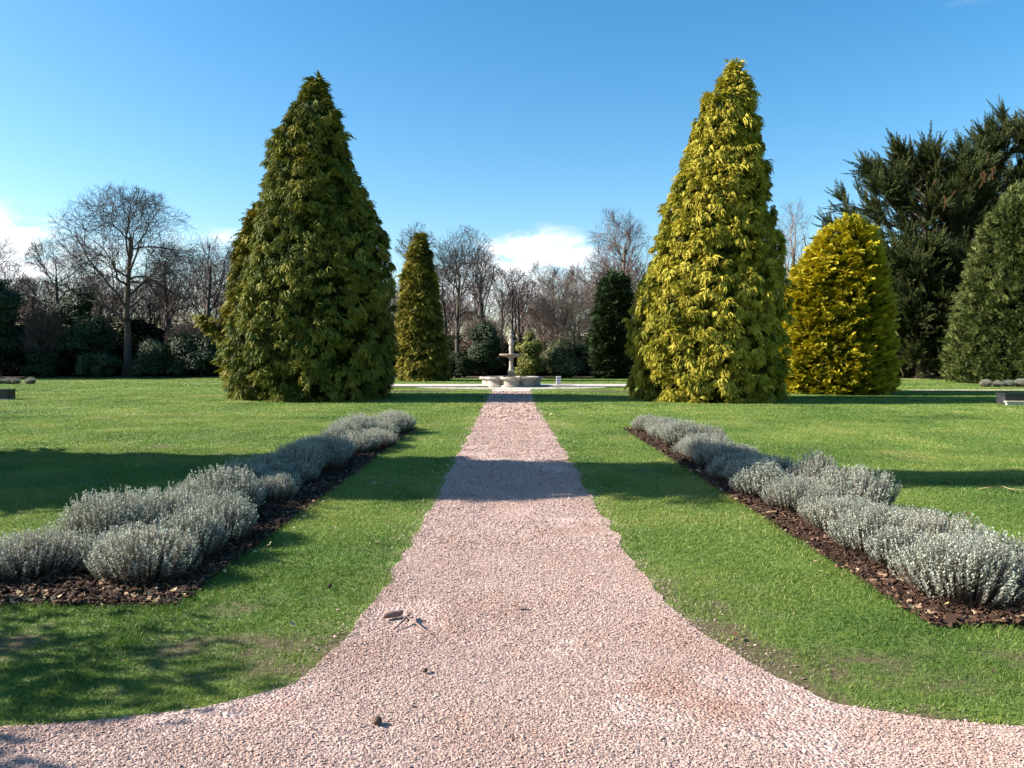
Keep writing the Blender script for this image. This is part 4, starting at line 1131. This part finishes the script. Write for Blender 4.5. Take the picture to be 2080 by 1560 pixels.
def fountain():
    e = empty('fountain', (FX, FY, 0), 'pale stone fountain with lobed basin, bowl and small statue on top', 'fountain')
    # eight-lobed basin outline
    na = 192
    a = np.arange(na) / na * 2 * np.pi
    def outline(off):
        best = np.zeros(na)
        for k in range(8):
            th = k * np.pi / 4 - np.pi / 2
            c = np.array([1.14 * math.cos(th), 1.14 * math.sin(th)]); rl = .60 + off
            dx, dy = np.cos(a), np.sin(a)
            b = dx * c[0] + dy * c[1]
            disc = b * b - (c @ c - rl * rl)
            best = np.maximum(best, np.where(disc > 0, b + np.sqrt(np.maximum(disc, 0)), 0))
        return np.stack([best * np.cos(a), best * np.sin(a)], -1)
    prof = [(.0, 0), (.0, .09), (-.05, .11), (-.07, .15), (-.08, .36), (-.05, .40), (.05, .43), (.085, .46), (.085, .535), (.06, .56), (-.10, .56), (-.13, .54), (-.14, .20)]
    V = []
    for off, z in prof:
        q = outline(off); V.append(np.concatenate([q, np.full((na, 1), z)], 1))
    V = np.concatenate(V)
    k = len(prof)
    i = np.arange(k - 1)[:, None] * na; j = np.arange(na)[None]; j2 = (j + 1) % na
    obj('basin', V, np.stack([i + j, i + j2, i + na + j2, i + na + j], -1).reshape(-1, 4), M['stone'], e)
    q = outline(-.135)
    P = np.concatenate([q, np.full((na, 1), .42)], 1); P = np.vstack([P, [[0, 0, .42]]])
    obj('water', P, np.stack([np.arange(na), (np.arange(na) + 1) % na, np.full(na, na)], -1), M['water'], e)
    G = Geo()
    for b in (box(-.30, .30, -.30, .30, .15, .56, .02), box(-.21, .21, -.21, .21, .56, .84, .015), box(-.19, .19, -.19, .19, .84, .93, .03)):
        G.add(*b)
    G.obj('pedestal', M['stone_dark'], e)
    # fluted square-ish column
    V, F = lathe([(.155, .93), (.15, .98), (.125, 1.04), (.115, 1.2), (.11, 1.45), (.115, 1.56), (.14, 1.62), (.15, 1.66)], 32, rip=lambda a, z: 1 + .05 * np.cos(8 * a) * (abs(z - 1.3) < .3))
    obj('column', V, F, M['stone'], e, smooth=True)
    V, F = lathe([(.14, 1.64), (.22, 1.66), (.42, 1.70), (.60, 1.755), (.66, 1.79), (.66, 1.85), (.63, 1.86), (.55, 1.83), (.2, 1.80), (1e-3, 1.80)], 48, rip=lambda a, z: 1 + .025 * np.cos(16 * a))
    obj('bowl', V, F, M['stone_dark'], e, smooth=True)
    V, F = lathe([(.13, 1.80), (.14, 1.86), (.105, 1.92), (.12, 2.0), (.135, 2.12), (.12, 2.28), (.10, 2.34), (.15, 2.40), (.165, 2.44), (.165, 2.50), (.12, 2.52), (1e-3, 2.52)], 32, rip=lambda a, z: 1 + .04 * np.cos(8 * a))
    obj('baluster', V, F, M['stone'], e, smooth=True)
    # small draped figure
    G = Geo()
    V, F = lathe([(.15, 2.51), (.155, 2.55), (.125, 2.62), (.085, 2.70), (.075, 2.76), (.095, 2.85), (.105, 2.92), (.095, 2.98), (.05, 3.02), (.032, 3.05), (.04, 3.07)], 28, rip=lambda a, z: 1 + .09 * np.cos(7 * a + z * 9) * (z < 2.85) + .10 * np.cos(a) ** 2 * (z > 2.8))
    G.add(V, F)
    V, F = lathe([(1e-3, -.085), (.045, -.07), (.066, -.02), (.070, .03), (.05, .075), (1e-3, .09)], 20)
    G.add(V + np.array([0, -.01, 3.14]), F)
    for sg, pts in ((1, [(.085, -.01, 2.97), (.135, -.03, 2.87), (.10, -.10, 2.80), (.02, -.115, 2.84)]), (-1, [(-.085, -.01, 2.97), (-.125, -.04, 2.86), (-.075, -.10, 2.78), (-.02, -.12, 2.82)])):
        V, F = tubes(np.array([pts]), np.array([[.035, .031, .026, .024]]), 8); G.add(V, F)
    G.obj('statue', M['stone'], e, smooth=True)
    return e
fountain()

def post():
    x, y = ground(1134.5, 783)
    e = empty('stone_post', (x, y, 0), 'short pale grey post on the lawn right of the fountain', 'post')
    G = Geo(); G.add(*box(-.13, .13, -.13, .13, 0, .50, .012))
    G.obj('shaft', M['greypost'], e)
    obj('cap', *box(-.145, .145, -.145, .145, .502, .54, .01), M['greypost'], e)
post()

def soil_bed(pts, label, seed):
    P = np.array(pts)
    sheet('soil_bed', P, .006, M['soil'])
soil_bed([(-6.4, 37.6), (-4.2, 36.9), (-2.3, 37.7), (-2.2, 38.4), (-4.0, 39.2), (-6.4, 39.4)], '', 1)
soil_bed([(2.2, 37.4), (4.2, 36.6), (6.6, 36.6), (6.8, 38.6), (4.2, 38.9), (2.3, 38.2)], '', 2)

# low grey lavender far off on both sides
def far_lav(x0, x1, y, n, group, word):
    for k in range(n):
        x = x0 + (x1 - x0) * (k + .5) / n
        place_lav(x + rng.normal(0, .05), y + rng.normal(0, .12), rng.uniform(.8, 1.1), f'distant low lavender clump, {ORD[k]} from the lawn end of the far {word} row', group)
far_lav(-30.0, -35.5, 49.5, 8, 'lavender clumps far off on the left', 'left-hand')
far_lav(26.4, 34.5, 44.5, 12, 'lavender clumps far off on the right', 'right-hand')

def black_box(x, y, w, label, ledge):
    e = empty('planter_box', (x, y, 0), label, 'planter')
    G = Geo()
    t, h, d = .05, .40, .5
    for b in (box(-w / 2, w / 2, -d / 2, -d / 2 + t, .03, h - .05), box(-w / 2, w / 2, d / 2 - t, d / 2, .03, h - .05), box(-w / 2, -w / 2 + t, -d / 2 + t, d / 2 - t, .03, h - .05), box(w / 2 - t, w / 2, -d / 2 + t, d / 2 - t, .03, h - .05)):
        G.add(*b)
    G.obj('side_panel', M['blackpaint'], e)
    G = Geo()
    for b in (box(-w / 2 - .03, w / 2 + .03, -d / 2 - .03, -d / 2 + .06, h - .048, h), box(-w / 2 - .03, w / 2 + .03, d / 2 - .06, d / 2 + .03, h - .048, h), box(-w / 2 - .03, -w / 2 + .06, -d / 2 + .062, d / 2 - .062, h - .048, h), box(w / 2 - .06, w / 2 + .03, -d / 2 + .062, d / 2 - .062, h - .048, h)):
        G.add(*b)
    G.obj('rim', M['blackpaint'], e)
    obj('soil', *box(-w / 2 + t, w / 2 - t, -d / 2 + t, d / 2 - t, .05, h - .1), M['soil'], e)
    if ledge:
        obj('ledge', *box(-w / 2 - .06, w / 2 + .06, -d / 2 - .16, -d / 2 - .002, .10, .145, .006), M['cream'], e)
        obj('plinth', *box(-w / 2, w / 2, -d / 2 - .10, -d / 2 - .004, .0, .098), M['greypost'], e)
    else:
        obj('plinth', *box(-w / 2 + .02, w / 2 + .03, -d / 2 - .03, d / 2 - .02, .0, .028), M['greypost'], e)
x, y = ground(2041, 823)
black_box(x + .95, y + .3, 1.8, 'low black box with a cream ledge along its front, on the right lawn', True)
x, y = ground(16, 812)
black_box(x - .95, y + .3, 1.8, 'low black box on the lawn at the far left edge', False)

def bench():
    x, y = at(1921, 760, 60.5)[0], 60.5
    e = empty('park_bench', (x + .75, y, 0), 'weathered timber bench under the dark cypresses by the sandy path', 'bench')
    G = Geo()
    for k in range(4): G.add(*box(-.75, .75, -.24 + k * .125, -.24 + k * .125 + .1, .42, .45))
    G.obj('seat', M['benchwood'], e)
    G = Geo()
    for k in range(3): G.add(*box(-.75, .75, .27, .30, .55 + k * .12, .55 + k * .12 + .09))
    G.obj('backrest', M['benchwood'], e)
    for sg in (-1, 1):
        G = Geo()
        for b in (box(sg * .7 - .04, sg * .7 + .04, -.25, -.17, 0, .418), box(sg * .7 - .04, sg * .7 + .04, .19, .268, 0, .9), box(sg * .7 - .045, sg * .7 + .045, -.28, .185, .62, .67)):
            G.add(*b)
        G.obj('leg', M['benchwood'], e)
bench()

# ------------------------------------------------------------------ sticks
def sticks():
    g = np.random.default_rng(4)
    def poly(pts, r, ns=10, z=.02):
        P = np.array([[*ground(px, py), z + dz] for px, py, dz in pts])[None]
        return tubes(P, np.array([r]), ns)
    V, F = poly([(779, 1263, .0), (782, 1261, .005), (796, 1258, .007), (812, 1256, .006), (816, 1255, .004), (817, 1255, .0)], [.004, .016, .02, .019, .016, .003], 12, .026)
    V = V + g.normal(0, .0018, V.shape)
    tag(obj('wood_piece', V, F, M['stick'], smooth=True), 'short chunk of weathered wood lying on the gravel path', 'stick')
    G = Geo()
    for pts, r in (([(800, 1284, 0), (812, 1276, .01), (826, 1268, .03), (834, 1262, .03)], [.004, .006, .008, .006]),
                   ([(826, 1268, .03), (838, 1272, .02), (852, 1280, .012), (862, 1286, .004), (876, 1292, .0)], [.007, .006, .005, .005, .003]),
                   ([(826, 1258, .03), (828, 1264, .03), (830, 1270, .01)], [.009, .009, .006])):
        G.add(*poly(pts, r, 7, .016))
    tag(G.obj('twig', M['stick'], smooth=True), 'thin forked twig on the gravel beside the wood chunk', 'twig')
    G = Geo()
    G.add(*poly([(1988, 998, 0), (2000, 1001, .03), (2014, 1001, .035), (2026, 1000, .02)], [.004, .006, .006, .003], 6, .03))
    G.add(*poly([(2026, 1000, .02), (2036, 998, .03), (2050, 1003, .03), (2070, 1005, .03), (2100, 1006, .02)], [.004, .007, .007, .006, .004], 6, .03))
    tag(G.obj('twig', M['drygrass'], smooth=True), 'long bent straw-coloured twig on the right lawn', 'twig')
    for px, py, s, lab in ((766, 1475, .022, 'dark pebble on the gravel near the bottom of the path'), (863, 1370, .016, 'dark pebble on the gravel below the forked twig'), (669, 1197, .02, 'small dark clod on the grass left of the path')):
        ph = unit(g.normal(size=(1, 3)))
        V, F = lathe([(1e-3, -.7), (.7, -.5), (1, 0), (.75, .5), (1e-3, .75)], 10)
        V = V * s * (.75 + .5 * vnoise(V * 1.5 + 3 + px, 3)[:, None])
        x, y = ground(px, py)
        tag(obj('pebble', V + np.array([x, y, s * .6 + .012]), F, M['soil'], smooth=True), lab, 'stone')
sticks()

# ------------------------------------------------------------------ sun, sky, camera
SUN_EL, SUN_STR, SKY_STR = RAD(30), 5.0, .079
az = np.array([1.0, -.02]); az /= np.linalg.norm(az)            # direction the light travels
d = Vector((az[0] * math.cos(SUN_EL), az[1] * math.cos(SUN_EL), -math.sin(SUN_EL)))
L = bpy.data.lights.new('sun', 'SUN')
L.energy = SUN_STR; L.angle = RAD(.5); L.color = (1.0, .93, .82)
lo = bpy.data.objects.new('sun', L); C.objects.link(lo)
lo.rotation_euler = d.to_track_quat('-Z', 'Y').to_euler()
lo.location = (-40, 0, 40)

w = bpy.data.worlds.new('World'); bpy.context.scene.world = w
w.use_nodes = True
nt = w.node_tree; nd = nt.nodes; lk = nt.links
nd.clear()
out = nd.new('ShaderNodeOutputWorld'); bg = nd.new('ShaderNodeBackground'); bg.inputs['Strength'].default_value = SKY_STR
sky = nd.new('ShaderNodeTexSky'); sky.sky_type = 'NISHITA'; sky.sun_disc = False
sky.sun_elevation = SUN_EL; sky.sun_rotation = RAD(-90) + math.atan2(-az[1], az[0]) * 0
sky.air_density = 1.0; sky.dust_density = .8; sky.ozone_density = 1.3; sky.altitude = 0
tc = nd.new('ShaderNodeTexCoord'); sp = nd.new('ShaderNodeSeparateXYZ')
nrm = nd.new('ShaderNodeVectorMath'); nrm.operation = 'NORMALIZE'
lk.new(tc.outputs['Generated'], nrm.inputs[0]); lk.new(nrm.outputs[0], sp.inputs[0])
def mth(op, a, b=None, c=None, clamp=False):
    n = nd.new('ShaderNodeMath'); n.operation = op; n.use_clamp = clamp
    for q, v in enumerate((a, b, c)):
        if v is None: continue
        if isinstance(v, (int, float)): n.inputs[q].default_value = v
        else: lk.new(v, n.inputs[q])
    return n.outputs[0]
azm = mth('ARCTAN2', sp.outputs['X'], sp.outputs['Y']); elv = mth('ARCSINE', sp.outputs['Z'])
cmb = nd.new('ShaderNodeCombineXYZ'); lk.new(mth('MULTIPLY', azm, 14.0), cmb.inputs['X']); lk.new(mth('MULTIPLY', elv, 34.0), cmb.inputs['Y'])
nz = nd.new('ShaderNodeTexNoise'); nz.inputs['Scale'].default_value = 1.0; nz.inputs['Detail'].default_value = 7; nz.inputs['Roughness'].default_value = .58
lk.new(cmb.outputs[0], nz.inputs['Vector'])
tot = None
def sky_at(px, py):
    r = ray(px, py); r = r / np.linalg.norm(r)
    return math.atan2(r[0], r[1]), math.asin(r[2])
for (px, py, sx, sy, amp) in ((1085, 508, 105, 40, 1.1), (1150, 520, 60, 30, .5), (1060, 600, 260, 70, .6), (10, 500, 85, 62, 1.0), (430, 480, 80, 26, .5), (300, 560, 260, 60, .55), (980, 590, 120, 60, .45), (-300, 480, 220, 70, .9), (2500, 520, 260, 60, .8), (1975, 2, 60, 14, .22)):
    a0, e0 = sky_at(px, py)
    u = mth('DIVIDE', mth('SUBTRACT', azm, a0), sx / FPX); v = mth('DIVIDE', mth('SUBTRACT', elv, e0), sy / FPX)
    g = mth('EXPONENT', mth('MULTIPLY', mth('ADD', mth('MULTIPLY', u, u), mth('MULTIPLY', v, v)), -1.0))
    g = mth('MULTIPLY', g, amp)
    tot = g if tot is None else mth('ADD', tot, g)
cl = mth('MULTIPLY', tot, mth('SUBTRACT', mth('MULTIPLY', nz.outputs['Fac'], 5.2), 1.5))
mr = nd.new('ShaderNodeMapRange'); mr.interpolation_type = 'SMOOTHSTEP'
mr.inputs['From Min'].default_value = .18; mr.inputs['From Max'].default_value = 1.25; mr.inputs['To Max'].default_value = .97
lk.new(cl, mr.inputs['Value'])
mx = nd.new('ShaderNodeMix'); mx.data_type = 'RGBA'
hs = nd.new('ShaderNodeHueSaturation'); hs.inputs['Saturation'].default_value = 1.42; hs.inputs['Hue'].default_value = .494; lk.new(sky.outputs['Color'], hs.inputs['Color'])
lk.new(mr.outputs['Result'], mx.inputs[0]); lk.new(hs.outputs['Color'], mx.inputs[6])
cwhite = 1.0 / SKY_STR
mx.inputs[7].default_value = (.47 * cwhite, .48 * cwhite, .495 * cwhite, 1)
lk.new(mx.outputs[2], bg.inputs['Color']); lk.new(bg.outputs[0], out.inputs['Surface'])

cam = bpy.data.cameras.new('camera'); co = bpy.data.objects.new('camera', cam); C.objects.link(co)
cam.sensor_fit = 'HORIZONTAL'; cam.sensor_width = 36; cam.lens = 36 * FPX / 2080
co.location = (0, 0, CAM_H); co.rotation_euler = (RAD(90) - PITCH, 0, 0)
cam.clip_start = .05; cam.clip_end = 5000
sc = bpy.context.scene
sc.camera = co
sc.view_settings.view_transform = 'Standard'; sc.view_settings.look = 'None'
sc.view_settings.exposure = 1.5; sc.view_settings.gamma = 1
sc.render.engine = 'CYCLES'
sc.cycles.use_denoising = True
sc.cycles.max_bounces = 6; sc.cycles.diffuse_bounces = 1; sc.cycles.transparent_max_bounces = 4
